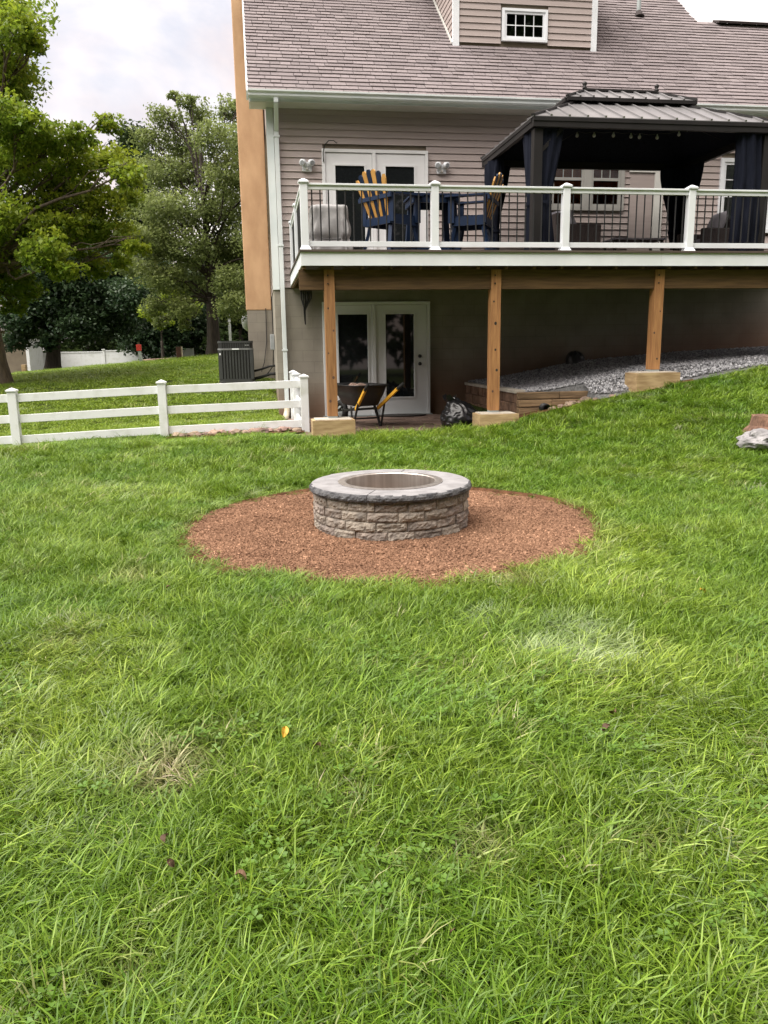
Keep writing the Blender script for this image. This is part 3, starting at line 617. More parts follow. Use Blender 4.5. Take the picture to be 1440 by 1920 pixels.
# railing
RP = [0.685, 2.455, 4.32, 6.19, 8.04, 9.88]
def rail_post(x, y, z0=ZD):
    p = MB().box(x-0.05, x+0.05, y-0.05, y+0.05, z0, z0+0.845).build('rail_post', 'vinyl', deck, bevel=0.004)
    c = MB().box(x-0.068, x+0.068, y-0.068, y+0.068, z0+0.846, z0+0.868)
    c.add([(x-.066,y-.066,z0+.868),(x+.066,y-.066,z0+.868),(x+.066,y+.066,z0+.868),(x-.066,y+.066,z0+.868),(x-.012,y-.012,z0+.902),(x+.012,y-.012,z0+.902),(x+.012,y+.012,z0+.902),(x-.012,y+.012,z0+.902)], [(0,1,5,4),(1,2,6,5),(2,3,7,6),(3,0,4,7),(4,5,6,7)])
    c.build('post_cap', 'vinyl', p)
    s = MB(); s.add([(x-.078,y-.078,z0+.001),(x+.078,y-.078,z0+.001),(x+.078,y+.078,z0+.001),(x-.078,y+.078,z0+.001),(x-.053,y-.053,z0+.05),(x+.053,y-.053,z0+.05),(x+.053,y+.053,z0+.05),(x-.053,y+.053,z0+.05)], [(0,3,2,1),(4,5,6,7),(0,1,5,4),(1,2,6,5),(2,3,7,6),(3,0,4,7)])
    s.build('post_skirt', 'vinyl', p)
RY = 11.10
for x in RP: rail_post(x, RY)
bal = MB().tube([(0,0,2.846),(0,0,3.494)], 0.0095, 8).build('baluster', 'black_metal', deck); bme = bal.data
bpy.data.objects.remove(bal)
bme.transform(Matrix.Translation(ORG['deck']))
for a, b in zip(RP[:-1], RP[1:]):
    a, b = a+0.0515, b-0.0515
    tr = MB().box(a, b, RY-0.022, RY+0.022, 3.495, 3.548).build('top_rail', 'vinyl', deck, bevel=0.003)
    MB().box(a, b, RY-0.042, RY+0.042, 3.5485, 3.574).build('rail_cap', 'vinyl', tr, bevel=0.004)
    MB().box(a, b, RY-0.022, RY+0.022, 2.775, 2.845).build('bottom_rail', 'vinyl', deck, bevel=0.003)
    n = 15
    for i in range(n): put('baluster', bme, 'black_metal', deck, (a+(b-a)*(i+0.5)/n, RY, 0))
SX = 0.685
for y in (12.85, 14.56): rail_post(SX, y)
for a, b in ((RY+0.0515, 12.85-0.0515), (12.85+0.0515, 14.56-0.0515)):
    tr = MB().box(SX-0.022, SX+0.022, a, b, 3.495, 3.548).build('top_rail', 'vinyl', deck); MB().box(SX-0.042, SX+0.042, a, b, 3.5485, 3.574).build('rail_cap', 'vinyl', tr)
    MB().box(SX-0.022, SX+0.022, a, b, 2.775, 2.845).build('bottom_rail', 'vinyl', deck)
    for i in range(14): put('baluster', bme, 'black_metal', deck, (SX, a+(b-a)*(i+0.5)/14, 0))

# ------------------------------------------------------------------ GAZEBO
GX0, GX1, GY0, GY1, GE = 3.93, 7.66, 11.40, 14.02, 4.57
gaz = thing('gazebo', 'dark hardtop gazebo with two-tier ribbed metal roof and navy curtains on deck', 'gazebo', ((GX0+GX1)/2, (GY0+GY1)/2, ZD))
gp = [(GX0+0.10, GY0+0.12), (GX1-0.10, GY0+0.12), (GX0+0.10, GY1-0.12), (GX1-0.10, GY1-0.12)]
for x, y in gp:
    MB().box(x-0.065, x+0.065, y-0.065, y+0.065, ZD+0.012, GE-0.15).build('post', 'gazebo_frame', gaz, bevel=0.006)
    MB().box(x-0.10, x+0.10, y-0.10, y+0.10, ZD+0.0005, ZD+0.0115).build('post_foot', 'gazebo_frame', gaz)
    sx = 1 if x < 6 else -1; sy = 1 if y < 12.7 else -1
    MB().beam((x+sx*0.066, y, 4.14), (x+sx*0.36, y, 4.43), 0.05, 0.05, up=(0,1,0)).build('brace', 'gazebo_frame', gaz)
    MB().beam((x, y+sy*0.066, 4.14), (x, y+sy*0.36, 4.43), 0.05, 0.05, up=(1,0,0)).build('brace', 'gazebo_frame', gaz)
# eave beams with a stepped face
def eave(p, q, nrm, nm='eave_beam'):
    p, q = Vector(p), Vector(q); n = Vector(nrm)
    MB().beam(p+n*-0.03, q+n*-0.03, 0.06, 0.13).build(nm, 'gazebo_frame', gaz)
    MB().beam(p+n*0.006+Vector((0,0,.035)), q+n*0.006+Vector((0,0,.035)), 0.012, 0.05).build('gutter_lip', 'gazebo_frame', gaz)
zc = GE-0.075
eave((GX0, GY0, zc), (GX1, GY0, zc), (0,-1,0)); eave((GX0, GY1, zc), (GX1, GY1, zc), (0,1,0))
eave((GX0, GY0+0.07, zc), (GX0, GY1-0.07, zc), (-1,0,0)); eave((GX1, GY0+0.07, zc), (GX1, GY1-0.07, zc), (1,0,0))
# hip roof tiers made of narrow sheet panels with raised seams
def tier(x0, x1, y0, y1, z0, rise, inset, step, mat, lip):
    xa, xb, ya, yb, z1 = x0+inset, x1-inset, y0+inset, y1-inset, z0+rise
    def slope(fn, length, u0, u1):          # fn(u, t): along the eave, up the slope
        n = max(3, round(length/step))
        for i in range(n):
            a, b = i/n, (i+1)/n
            def q(u):                        # clip to the hip: position along the eave -> max t
                d = min(u, 1-u)*length; return min(1.0, d/inset)
            us = sorted({a, b, *( [inset/length] if a < inset/length < b else []), *([1-inset/length] if a < 1-inset/length < b else [])})
            low = [fn(u, 0) for u in us]; high = [fn(u, q(u)) for u in us[::-1] if q(u) > 1e-6]
            vs = low+high; pn = MB(); pn.add(vs, [tuple(range(len(vs)))])
            dn = [Vector(v_)-Vector((0,0,0.012)) for v_ in vs]; k = len(vs)
            pn.add(dn, [tuple(range(k))[::-1]]); pn.f += [(j, j+k, (j+1) % k+k, (j+1) % k) for j in range(k)]
            pan = pn.build('roof_panel', mat, gaz)
            if i: MB().beam(Vector(fn(a, 0))+Vector((0,0,.012)), Vector(fn(a, q(a)))+Vector((0,0,.012)), 0.028, 0.026).build('seam', mat, pan)
    def lp(p, q, t): return tuple(p[i]+(q[i]-p[i])*t for i in range(3))
    def mk(e0, e1, r0, r1): 
        def fn(u, t):
            e = lp(e0, e1, u); nrm = ((r0[0]+r1[0]+0.0), )
            # go straight up the slope: perpendicular to the eave
            return (e[0]+dirv[0]*inset*t, e[1]+dirv[1]*inset*t, e[2]+rise*t)
        return fn
    for e0, e1, dirv in (((x0,y0,z0),(x1,y0,z0),(0,1)), ((x1,y0,z0),(x1,y1,z0),(-1,0)), ((x1,y1,z0),(x0,y1,z0),(0,-1)), ((x0,y1,z0),(x0,y0,z0),(1,0))):
        slope(mk(e0, e1, (0,), (0,)), (Vector(e1)-Vector(e0)).length, 0, 1)
    for cxn, cyn, txn, tyn in ((x0,y0,xa,ya),(x1,y0,xb,ya),(x0,y1,xa,yb),(x1,y1,xb,yb)):
        MB().beam((cxn,cyn,z0+0.012), (txn,tyn,z1+0.012), 0.055, 0.03).build('hip_cap', 'gazebo_frame', gaz)
    return xa, xb, ya, yb, z1
tier(GX0-0.01, GX1+0.01, GY0-0.01, GY1+0.01, GE-0.005, 0.47, 1.0, 0.26, 'gazebo_roof', 0)
CX0, CX1, CY0, CY1, CZ = 4.75, 6.84, 12.27, 13.15, 5.085
MB().box(CX0+0.14, CX1-0.14, CY0+0.14, CY1-0.14, 4.85, CZ-0.005).build('cupola_wall', 'gazebo_frame', gaz)
xa, xb, ya, yb, z1 = tier(CX0, CX1, CY0, CY1, CZ, 0.21, 0.438, 0.22, 'gazebo_roof', 0)
for p, q in (((CX0,CY0,CZ-.03),(CX1,CY0,CZ-.03)), ((CX0,CY1,CZ-.03),(CX1,CY1,CZ-.03)), ((CX0,CY0+.04,CZ-.03),(CX0,CY1-.04,CZ-.03)), ((CX1,CY0+.04,CZ-.03),(CX1,CY1-.04,CZ-.03))):
    MB().beam(p, q, 0.035, 0.05).build('cupola_eave', 'gazebo_frame', gaz)
yr = (CY0+CY1)/2
MB().beam((xa, yr, z1+0.02), (xb, yr, z1+0.02), 0.07, 0.03).build('ridge_cap', 'gazebo_frame', gaz)
for x in (xa+0.01, xb-0.01): MB().lathe([(0.001,0),(0.035,0),(0.035,0.02),(0.015,0.03),(0.036,0.06),(0.036,0.085),(0.001,0.11)], 12, (x, yr, z1+0.034)).build('finial', 'gazebo_frame', gaz, smooth=True)
# dark ceiling lining
MB().add([(GX0+.06,GY0+.06,GE-.03),(GX1-.06,GY0+.06,GE-.03),(GX1-.06,GY1-.06,GE-.03),(GX0+.06,GY1-.06,GE-.03),(GX0+.98,GY0+.98,GE+.37),(GX1-.98,GY0+.98,GE+.37),(GX1-.98,GY1-.98,GE+.37),(GX0+.98,GY1-.98,GE+.37)],
         [(0,1,5,4),(1,2,6,5),(2,3,7,6),(3,0,4,7),(4,5,6,7)]).build('ceiling_lining', 'curtain_navy', gaz)
# gathered curtains
def curtain(cx, cy, top, z0, z1, axis, tie=0.5, topw=0.34, midw=0.16, botw=0.26, ph=0.0, shift=0.0, thick=0.05, waves=7):
    nu, nv = 56, 26; V, Fq = [], []
    for j in range(nv+1):
        t = j/nv; z = z0+(z1-z0)*t
        if t < tie: k = t/tie; wd = botw+(midw-botw)*(k*k*(3-2*k)); off = shift*(1-(1-k)*0.3)
        else: k = (t-tie)/(1-tie); wd = midw+(topw-midw)*(k*k*(3-2*k)); off = shift*(1-k)
        for i in range(nu):
            a = 2*math.pi*i/nu; fold = 1+0.28*math.sin(waves*a+ph+1.5*math.sin(t*4+ph))+0.12*math.sin(3*waves*a+t*9)
            u = math.cos(a)*wd/2*(0.85+0.15*fold)+off; v = math.sin(a)*thick*fold*(0.75+0.5*wd/topw)
            V.append((cx+u, cy+v, z) if axis == 'x' else (cx+v, cy+u, z))
    for j in range(nv):
        for i in range(nu): a, b = j*nu+i, j*nu+(i+1) % nu; Fq.append((a, b, b+nu, a+nu))
    b = MB(); b.v = V; b.f = Fq; c = b.build('curtain', 'curtain_navy', gaz, smooth=True)
    if tie: 
        zt = z0+(z1-z0)*tie; b = MB().lathe([(midw*0.56, -0.02), (midw*0.56, 0.02)], 20, (cx+(shift if axis == 'x' else 0), cy+(shift if axis == 'y' else 0), zt))
        if axis == 'x': b.v = [(p[0], cy+(p[1]-cy)*0.85, p[2]) for p in b.v]
        else: b.v = [(cx+(p[0]-cx)*0.85, p[1], p[2]) for p in b.v]
        b.build('tie_back', 'curtain_navy', gaz)
    return c
x, y = gp[0]; curtain(x+0.22, y+0.03, 0, ZD+0.02, 4.42, 'x', 0.42, 0.36, 0.20, 0.30, 0.3, -0.08); curtain(x-0.0, y+0.30, 0, ZD+0.02, 4.42, 'y', 0.42, 0.42, 0.16, 0.26, 1.3, -0.1)
x, y = gp[1]; curtain(x-0.26, y+0.03, 0, ZD+0.02, 4.42, 'x', 0.0, 0.40, 0.48, 0.52, 2.0, 0.06, thick=0.08, waves=8); curtain(x, y+0.40, 0, ZD+0.02, 4.42, 'y', 0.42, 0.60, 0.2, 0.3, 0.9, -0.1)
x, y = gp[2]; curtain(x+0.16, y-0.03, 0, ZD+0.02, 4.42, 'x', 0.3, 0.40, 0.15, 0.26, 0.6, -0.1); curtain(x, y-0.32, 0, ZD+0.02, 4.42, 'y', 0.35, 0.60, 0.3, 0.36, 2.2, 0.1, thick=0.09)
x, y = gp[3]; curtain(x-0.10, y-0.05, 0, ZD+0.35, 4.42, 'x', 0.22, 0.66, 0.24, 0.14, 0.1, 0.0, thick=0.08); curtain(x, y-0.36, 0, ZD+0.02, 4.42, 'y', 0.4, 0.60, 0.18, 0.3, 1.9, 0.1)
# string of bulbs under the ceiling
st = thing('string_light', 'string of small round bulbs hanging under the gazebo roof', 'string light', (5.9, 12.6, 4.3))
bp_ = [(1082,254),(1114,254),(1150,254),(1183,256),(1199,257),(1232,258),(1273,252),(1289,243)]
pts = []
for (px, py), Y in zip(bp_, (12.7, 12.7, 12.7, 12.7, 12.65, 12.6, 12.45, 12.2)): p = ony(px, py, Y); pts.append(p)
wire = []
for i, p in enumerate(pts):
    wire.append(p+Vector((0,0,.055)))
    if i < len(pts)-1: wire.append((p+pts[i+1])/2+Vector((0,0,.035)))
MB().tube([(pts[0].x-0.5, 12.7, 4.42)]+wire+[(pts[-1].x+0.4, 11.9, 4.44)], 0.005, 5).build('wire', 'black_metal', st)
for p in pts:
    s_ = MB().lathe([(0.001,-0.03),(0.02,-0.022),(0.028,0),(0.02,0.02),(0.012,0.03),(0.012,0.05),(0.001,0.051)], 10, p).build('bulb', 'bulb', st, smooth=True)

# ------------------------------------------------------------------ DECK FURNITURE
def slat(mb, p, q, w0, w1, th, side, rnd=0.0):
    p, q = Vector(p), Vector(q); d = (q-p).normalized(); s = Vector(side); n = d.cross(s).normalized(); L_ = (q-p).length; vs = []
    for sg in (1, -1):
        vs += [p-s*w0/2+n*sg*th/2, p+s*w0/2+n*sg*th/2, q-d*rnd+s*w1/2+n*sg*th/2, q+s*w1*0.2+n*sg*th/2, q-s*w1*0.2+n*sg*th/2, q-d*rnd-s*w1/2+n*sg*th/2]
    mb.add(vs, [tuple(range(6)), tuple(range(6,12))[::-1]]+[(i,(i+1)%6,(i+1)%6+6,i+6) for i in range(6)])
    return mb
def bar_chair(loc, rotz, label):
    """tall slatted bar chair, faces local +Y"""
    t = thing('bar_chair', label, 'chair', loc, 'navy and yellow bar chairs', rotz, local=True)
    SH = 0.60
    for i in range(6): MB().box(-0.27, 0.27, -0.20+i*0.082, -0.125+i*0.082, SH-0.022, SH).build('seat_slat', 'navy_poly', t)
    for s in (-1, 1):
        MB().box(s*0.272-0.013, s*0.272+0.013, -0.26, 0.29, SH-0.14, SH-0.023).build('seat_rail', 'navy_poly', t)
        MB().beam((s*0.30, 0.27, SH-0.10), (s*0.30, 0.27, SH+0.26), 0.035, 0.09, up=(0,1,0)).build('arm_post', 'navy_poly', t)
        MB().beam((s*0.30, -0.24, SH-0.12), (s*0.30, -0.24, SH+0.26), 0.10, 0.035, up=(0,1,0)).build('arm_post', 'navy_poly', t)
        ar = MB(); ar.prism([(s*0.30-0.05, -0.30), (s*0.30+0.05, -0.30), (s*0.32+0.07, 0.30), (s*0.32+0.02, 0.36), (s*0.32-0.05, 0.36), (s*0.32-0.07, 0.28)], 'z', SH+0.261, SH+0.285); ar.build('armrest', 'navy_poly', t)
        MB().beam((s*0.235, 0.23, SH-0.141), (s*0.30, 0.33, 0.004), 0.05, 0.045).build('leg', 'navy_poly', t)
        MB().beam((s*0.235, -0.20, SH-0.141), (s*0.30, -0.30, 0.004), 0.05, 0.045).build('leg', 'navy_poly', t)
    MB().beam((-0.265, 0.29, 0.20), (0.265, 0.29, 0.20), 0.03, 0.08).build('foot_rest', 'navy_poly', t)
    MB().box(-0.258, 0.258, -0.256, -0.232, SH-0.14, SH-0.03).build('back_apron', 'navy_poly', t)
    MB().box(-0.36, 0.36, -0.315, -0.285, SH+0.20, SH+0.258).build('back_brace', 'navy_poly', t)
    hs = (0.50, 0.555, 0.59, 0.60, 0.59, 0.555, 0.50)
    for i in range(7):
        u = (i-3); b0 = (u*0.062, -0.215, SH-0.02); q = (u*0.098, -0.215-0.235*hs[i]/0.7, SH+hs[i])
        b = slat(MB(), b0, q, 0.052, 0.088, 0.02, (1,0,0), 0.03 if abs(u) < 3 else 0.06)
        b.build('back_slat', 'yellow_poly' if i % 2 == 0 else 'navy_poly', t)
    return t
bar_chair((2.02, 12.15, ZD), math.radians(-58), 'navy and yellow slatted bar chair next to the grey covered chair')
bar_chair((3.30, 12.20, ZD), math.radians(62), 'navy and yellow slatted bar chair next to the gazebo corner curtain')
tb = thing('bar_table', 'navy square bar table between the two slatted bar chairs', 'table', (2.70, 12.45, ZD))
for i in range(7): MB().box(2.33+i*0.107, 2.33+i*0.107+0.10, 12.08, 12.82, ZD+0.90, ZD+0.925).build('top_slat', 'navy_poly', tb)
MB().box(2.36, 3.05, 12.11, 12.14, ZD+0.80, ZD+0.899).box(2.36, 3.05, 12.76, 12.79, ZD+0.80, ZD+0.899).box(2.36, 2.39, 12.1405, 12.7595, ZD+0.80, ZD+0.899).box(3.02, 3.05, 12.1405, 12.7595, ZD+0.80, ZD+0.899).build('apron', 'navy_poly', tb)
for x in (2.44, 2.97):
    for y in (12.19, 12.71): MB().beam((x, y, ZD+0.899), (x+(x-2.7)*0.25, y+(y-12.45)*0.2, ZD+0.003), 0.085, 0.085).build('leg', 'navy_poly', tb)
MB().beam((2.40, 12.18, ZD+0.16), (3.0, 12.18, ZD+0.16), 0.03, 0.09).beam((2.40, 12.72, ZD+0.16), (3.0, 12.72, ZD+0.16), 0.03, 0.09).build('foot_rail', 'navy_poly', tb)
# fire-pit chair under a grey fabric cover
def covered_chair():
    V, Fq = [], []; nu, nv = 64, 22; cx, cy = 1.10, 12.05
    for j in range(nv+1):
        t = j/nv; z = 0.04+0.68*t
        for i in range(nu):
            a = 2*math.pi*i/nu; ex = 0.42
            u = math.copysign(abs(math.cos(a))**ex, math.cos(a)); v = math.copysign(abs(math.sin(a))**ex, math.sin(a))
            pinch = 1-0.10*math.exp(-((t-0.30)/0.07)**2)
            wx = (0.315-0.055*t)*pinch; wy = (0.33-0.13*t)*pinch
            fold = (0.030*math.sin(9*a+4*t)+0.020*math.sin(17*a-7*t+1))*(1.15-t)+0.030*nz(u*3, v*3+z*4, 2)+0.014*nz(u*9+z*6, v*9, z*5)
            zt = z*(1-0.03*max(0, v))
            if t > 0.93: k = (t-0.93)/0.07; wx *= 1-0.06*k*k; wy *= 1-0.10*k*k
            V.append((cx+u*(wx+fold), cy+0.05+v*(wy+fold)+0.10*(t-0.4)*-1+0.06, ZD+zt+0.012*nz(u*4, v*4, 7)))
    top = nv*nu
    for j in range(nv):
        for i in range(nu): a, b = j*nu+i, j*nu+(i+1) % nu; Fq.append((a, b, b+nu, a+nu))
    V.append((cx, cy+0.05, ZD+0.725)); c = len(V)-1
    for i in range(nu): Fq.append((top+i, top+(i+1) % nu, c))
    t = thing('covered_chair', 'patio chair hidden under a crumpled grey fabric cover in deck corner', 'chair', (cx, cy+0.1, ZD))
    b = MB(); b.v = V; b.f = Fq; b.build('cover', 'cover_grey', t, smooth=True)
    for sx in (-1, 1):
        for sy in (-1, 1): MB().box(cx+sx*0.24-0.02, cx+sx*0.24+0.02, cy+0.13+sy*0.20-0.02, cy+0.13+sy*0.20+0.02, ZD+0.001, ZD+0.16).build('leg', 'black_metal', t)
    MB().tube([(cx-0.14, cy-0.165, ZD+0.25), (cx, cy-0.178, ZD+0.235), (cx+0.15, cy-0.165, ZD+0.25)], 0.008, 6).build('draw_cord', 'black_metal', t)
covered_chair()
def pillow(mb, c, ax, ay, n, w_, h_, th):
    c, ax, ay, n = Vector(c), Vector(ax), Vector(ay), Vector(n); N = 10; top = []
    vs = []; fs = []
    for sg in (1, -1):
        for j in range(N+1):
            for i in range(N+1):
                u, v = i/N*2-1, j/N*2-1; b = max(0, (1-u**4)*(1-v**4))**0.55
                k = 1-0.07*(u*u*v*v); vs.append(c+ax*(u*w_/2*k)+ay*(v*h_/2*k)+n*(sg*b*th/2))
    M = N+1
    for o, flip in ((0, 0), (M*M, 1)):
        for j in range(N):
            for i in range(N):
                q = (o+j*M+i, o+j*M+i+1, o+(j+1)*M+i+1, o+(j+1)*M+i); fs.append(q[::-1] if flip else q)
    return mb.add(vs, fs)
def lounge(name, label, cx, cy, w_, d_, rotz, pills):
    t = thing(name, label, 'sofa' if w_ > 1.2 else 'armchair', (cx, cy, ZD), 'wicker lounge seats under the gazebo', rotz, local=True)
    MB().box(-w_/2, w_/2, -d_/2, d_/2, 0.05, 0.26).build('seat_base', 'wicker', t, bevel=0.015)
    MB().box(-w_/2, w_/2, -d_/2-0.10, -d_/2-0.001, 0.03, 0.74).build('backrest', 'wicker', t, bevel=0.02)
    for s in (-1, 1):
        MB().box(s*(w_/2+0.051)-0.05, s*(w_/2+0.051)+0.05, -d_/2-0.10, d_/2, 0.03, 0.56).build('arm', 'wicker', t, bevel=0.02)
        for yy in (-d_/2-0.05, d_/2-0.05): MB().box(s*(w_/2+0.05)-0.025, s*(w_/2+0.05)+0.025, yy-0.025, yy+0.025, 0.001, 0.032).build('foot', 'black_metal', t)
    MB().box(-w_/2+0.01, w_/2-0.01, -d_/2+0.01, d_/2+0.01, 0.262, 0.40).build('seat_cushion', 'cushion', t, bevel=0.035, smooth=True)
    for x, lean, sz in pills:
        n = Vector((lean*0.4, 1, 0.42)).normalized(); ax = Vector((1, -lean*0.4, 0)).normalized(); ay = ax.cross(n)*-1
        pillow(MB(), (x, -d_/2+0.17, 0.63), ax, ay, n, sz, sz, 0.17).build('pillow', 'cushion', t, smooth=True)
    return t
lounge('wicker_sofa', 'dark wicker sofa with grey cushions beside the left gazebo curtain', 5.12, 13.15, 1.30, 0.62, math.radians(-90), ((-0.42, 0.3, 0.44), (0.05, -0.3, 0.46), (0.46, 0.2, 0.44)))
lounge('wicker_armchair', 'dark wicker armchair with plump grey pillow in front of the blind window', 7.62, 13.10, 0.66, 0.60, math.radians(90), ((-0.05, 0.25, 0.50),))
ct = thing('coffee_table', 'low grey topped coffee table under the gazebo', 'table', (6.35, 13.2, ZD))
MB().box(5.90, 6.82, 12.95, 13.45, ZD+0.40, ZD+0.43).build('table_top', 'cushion', ct, bevel=0.006)
for x in (5.95, 6.77):
    for y in (13.0, 13.4): MB().beam((x, y, ZD+0.399), (x+(0.03 if x > 6.3 else -0.03), y, ZD+0.002), 0.04, 0.04).build('leg', 'black_metal', ct)
MB().box(5.98, 6.74, 13.02, 13.38, ZD+0.10, ZD+0.12).build('shelf', 'wicker', ct)

# ------------------------------------------------------------------ FIRE PIT
pit = thing('fire_pit', 'round stone block fire pit with dark edged coping and steel ring', 'fire pit', (PIT[0], PIT[1], 0))
def rough_block(name, r_out, r_in, a0, a1, z0, z1, seed, mat, amp=0.012, na=12, nzs=5, edge=0.5):
    """one wall block: split rough outer face, plain sides"""
    g = np.random.default_rng(seed); V, Fq = [], []; cxp, cyp = PIT
    gap = 0.0018
    a0 += gap/r_out; a1 -= gap/r_out; z0 += 0.0012; z1 -= 0.0012
    base = g.uniform(-0.004, 0.006); tilt = g.uniform(-0.006, 0.006)
    for j in range(nzs+1):
        v = j/nzs
        for i in range(na+1):
            u = i/na; a = a0+(a1-a0)*u
            e = min(1, min(u, 1-u)*na/1.0)*min(1, min(v, 1-v)*nzs/1.0)     # rim stays back, face bulges
            rr_ = r_out-0.010+0.009*e+base+tilt*(u-0.5)+(amp*nz(a*9+seed, z0*9+v*2.5, seed*0.37)+0.007*nz(a*34, v*5.0, seed*1.7))*(0.15+0.85*e)+(g.random()-0.5)*0.004*e
            V.append((cxp+rr_*math.cos(a), cyp+rr_*math.sin(a), z0+(z1-z0)*v+(g.random()-0.5)*0.003*(0 < i < na)))
    n1 = na+1; nV = len(V)
    for j in range(nzs):
        for i in range(na): q = j*n1+i; Fq.append((q, q+1, q+1+n1, q+n1))
    for zz in (z0, z1):
        for i in range(n1): a = a0+(a1-a0)*i/na; V.append((cxp+r_in*math.cos(a), cyp+r_in*math.sin(a), zz))
    b0, t0 = nV, nV+n1
    for i in range(na):
        Fq += [(i, b0+i, b0+i+1, i+1), (nzs*n1+i, nzs*n1+i+1, t0+i+1, t0+i), (b0+i, t0+i, t0+i+1, b0+i+1)]
    Fq += [tuple([j*n1 for j in range(nzs+1)]+[t0, b0]), tuple([j*n1+na for j in range(nzs, -1, -1)]+[b0+na, t0+na])]
    b = MB(); b.v = V; b.f = Fq
    return b.build(name, mat, pit)
NB = 17; CH = 0.0755; ro_ = 0.637
for k in range(4):
    st_ = [0.0, 0.5, 0.22, 0.72][k]*2*math.pi/NB+0.1; rr = random.Random(40+k)
    cuts = np.cumsum([rr.uniform(0.86, 1.14) for _ in range(NB)]); cuts = np.concatenate([[0], cuts])/cuts[-1]*2*math.pi+st_
    for i in range(NB): rough_block('wall_block', ro_+rr.uniform(-0.003, 0.003), 0.45, cuts[i], cuts[i+1], k*CH-0.004, (k+1)*CH-0.004, 100*k+i, 'block_stone')
ZC0, ZC1 = 4*CH-0.003, 4*CH+0.060
def coping(a0, a1, seed):
    rc, ri = 0.665, 0.415; na, V, Fq = 64, [], []; g = np.random.default_rng(seed); cxp, cyp = PIT
    prof = [(rc-0.028, ZC0), (rc-0.006, ZC0+0.007), (rc+0.004, ZC0+0.022), (rc+0.002, ZC0+0.042), (rc-0.010, ZC1-0.006), (rc-0.022, ZC1), (ri, ZC1), (ri, ZC0)]
    for i in range(na+1):
        a = a0+(a1-a0)*i/na
        for j, (r, z) in enumerate(prof):
            d = 0.006*nz(a*11, z*40, seed)+0.005*nz(a*31, z*70, seed+5)+(g.random()-0.5)*0.003
            if j < 5: r += d; z += d*0.4
            elif j == 5: r += d*1.2
            V.append((cxp+r*math.cos(a), cyp+r*math.sin(a), z))
    k = len(prof)
    for i in range(na):
        for j in range(k): j2 = (j+1) % k; Fq.append((i*k+j, (i+1)*k+j, (i+1)*k+j2, i*k+j2))
    Fq += [tuple(range(k))[::-1], tuple(na*k+j for j in range(k))]
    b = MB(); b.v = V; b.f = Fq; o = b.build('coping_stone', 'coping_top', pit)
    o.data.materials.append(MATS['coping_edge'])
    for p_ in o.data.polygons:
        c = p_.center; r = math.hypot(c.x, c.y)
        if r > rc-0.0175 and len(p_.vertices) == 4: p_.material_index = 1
aj = math.radians(-115)                      # joint faces the camera, slightly to the left
gap = 0.007
coping(aj+gap, aj+math.pi+0.07-gap, 1); coping(aj+math.pi+0.07+gap, aj+2*math.pi-gap, 2)
ring = MB().lathe([(0.432, ZC1+0.002), (0.432, ZC1+0.006), (0.378, ZC1+0.008), (0.373, ZC1+0.004), (0.371, -0.02), (0.367, -0.02), (0.367, ZC1+0.002)], 96, (PIT[0], PIT[1], 0), closed=True).build('steel_ring', 'steel', pit, smooth=False)
ring.data.polygons.foreach_set('use_smooth', [True]*len(ring.data.polygons))
try: ring.data.set_sharp_from_angle(angle=0.6)
except Exception: pass
MB().lathe([(0.366, 0.012), (0.2, 0.02), (0.001, 0.016)], 48, (PIT[0], PIT[1], 0)).build('pit_floor', 'soil', pit)

# ------------------------------------------------------------------ MULCH RING
def ringr(a): return MR*(1+0.012*np.sin(3*a+1)+0.008*np.sin(7*a)+0.006*np.sin(13*a+2))
na, nr = 120, 14; V, Fq = [], []
for j in range(nr+1):
    for i in range(na):
        a = 2*math.pi*i/na; r = float(ringr(a))*(0.02+0.99*j/nr); V.append((PIT[0]+r*math.cos(a), PIT[1]+r*math.sin(a), -0.012+0.012*nz(r*2*math.cos(a), r*2*math.sin(a))-(0.02 if j == nr else 0)))
for j in range(nr):
    for i in range(na): a_, b_ = j*na+i, j*na+(i+1) % na; Fq.append((a_, b_, b_+na, a_+na))
mb_ = MB(); mb_.v = V; mb_.f = Fq; bed = mb_.build('mulch_ground', 'mulch_bed', smooth=True, kind='structure')
# cut sod edge: bare soil lip around the ring
b = MB(); V = []; na = 240
for i in range(na):
    a = 2*math.pi*i/na; r = float(ringr(a)); w1 = 0.035+0.03*abs(nz(a*5, 1)); zl = gzf(PIT[0]+(r+.1)*math.cos(a), PIT[1]+(r+.1)*math.sin(a))
    up_ = 0.018+0.02*max(0, math.cos(a-0.9))
    for rr_, zz in ((r-0.035, -0.035), (r-0.004, -0.003), (r+w1*0.4, zl+up_), (r+w1*2.2, zl+up_*0.9), (r+0.22, zl-0.02)): V.append((PIT[0]+rr_*math.cos(a), PIT[1]+rr_*math.sin(a), zz+0.006*nz(a*20, rr_*9)))
b.v = V
for i in range(na):
    for j in range(4): a_, c_ = i*5+j, ((i+1) % na)*5+j; b.f.append((a_, c_, c_+1, a_+1))
b.build('sod_edge', 'soil', smooth=True, kind='structure')
def chip(name, l, w_, h_, seed):
    g = np.random.default_rng(seed); me = bpy.data.meshes.new(name); bm = bmesh.new(); bmesh.ops.create_cube(bm, size=1)
    for v in bm.verts: v.co = Vector((v.co.x*l*(1+g.uniform(-.4,.3)), v.co.y*w_*(1+g.uniform(-.45,.3)), v.co.z*h_*(1+g.uniform(-.5,.4))))
    bm.to_mesh(me); bm.free(); return me
pmat('mulch_chip', (0.295, 0.178, 0.116), (0.185, 0.106, 0.066), rough=0.95, scale=60, rnd=0.0, spec=0.15)
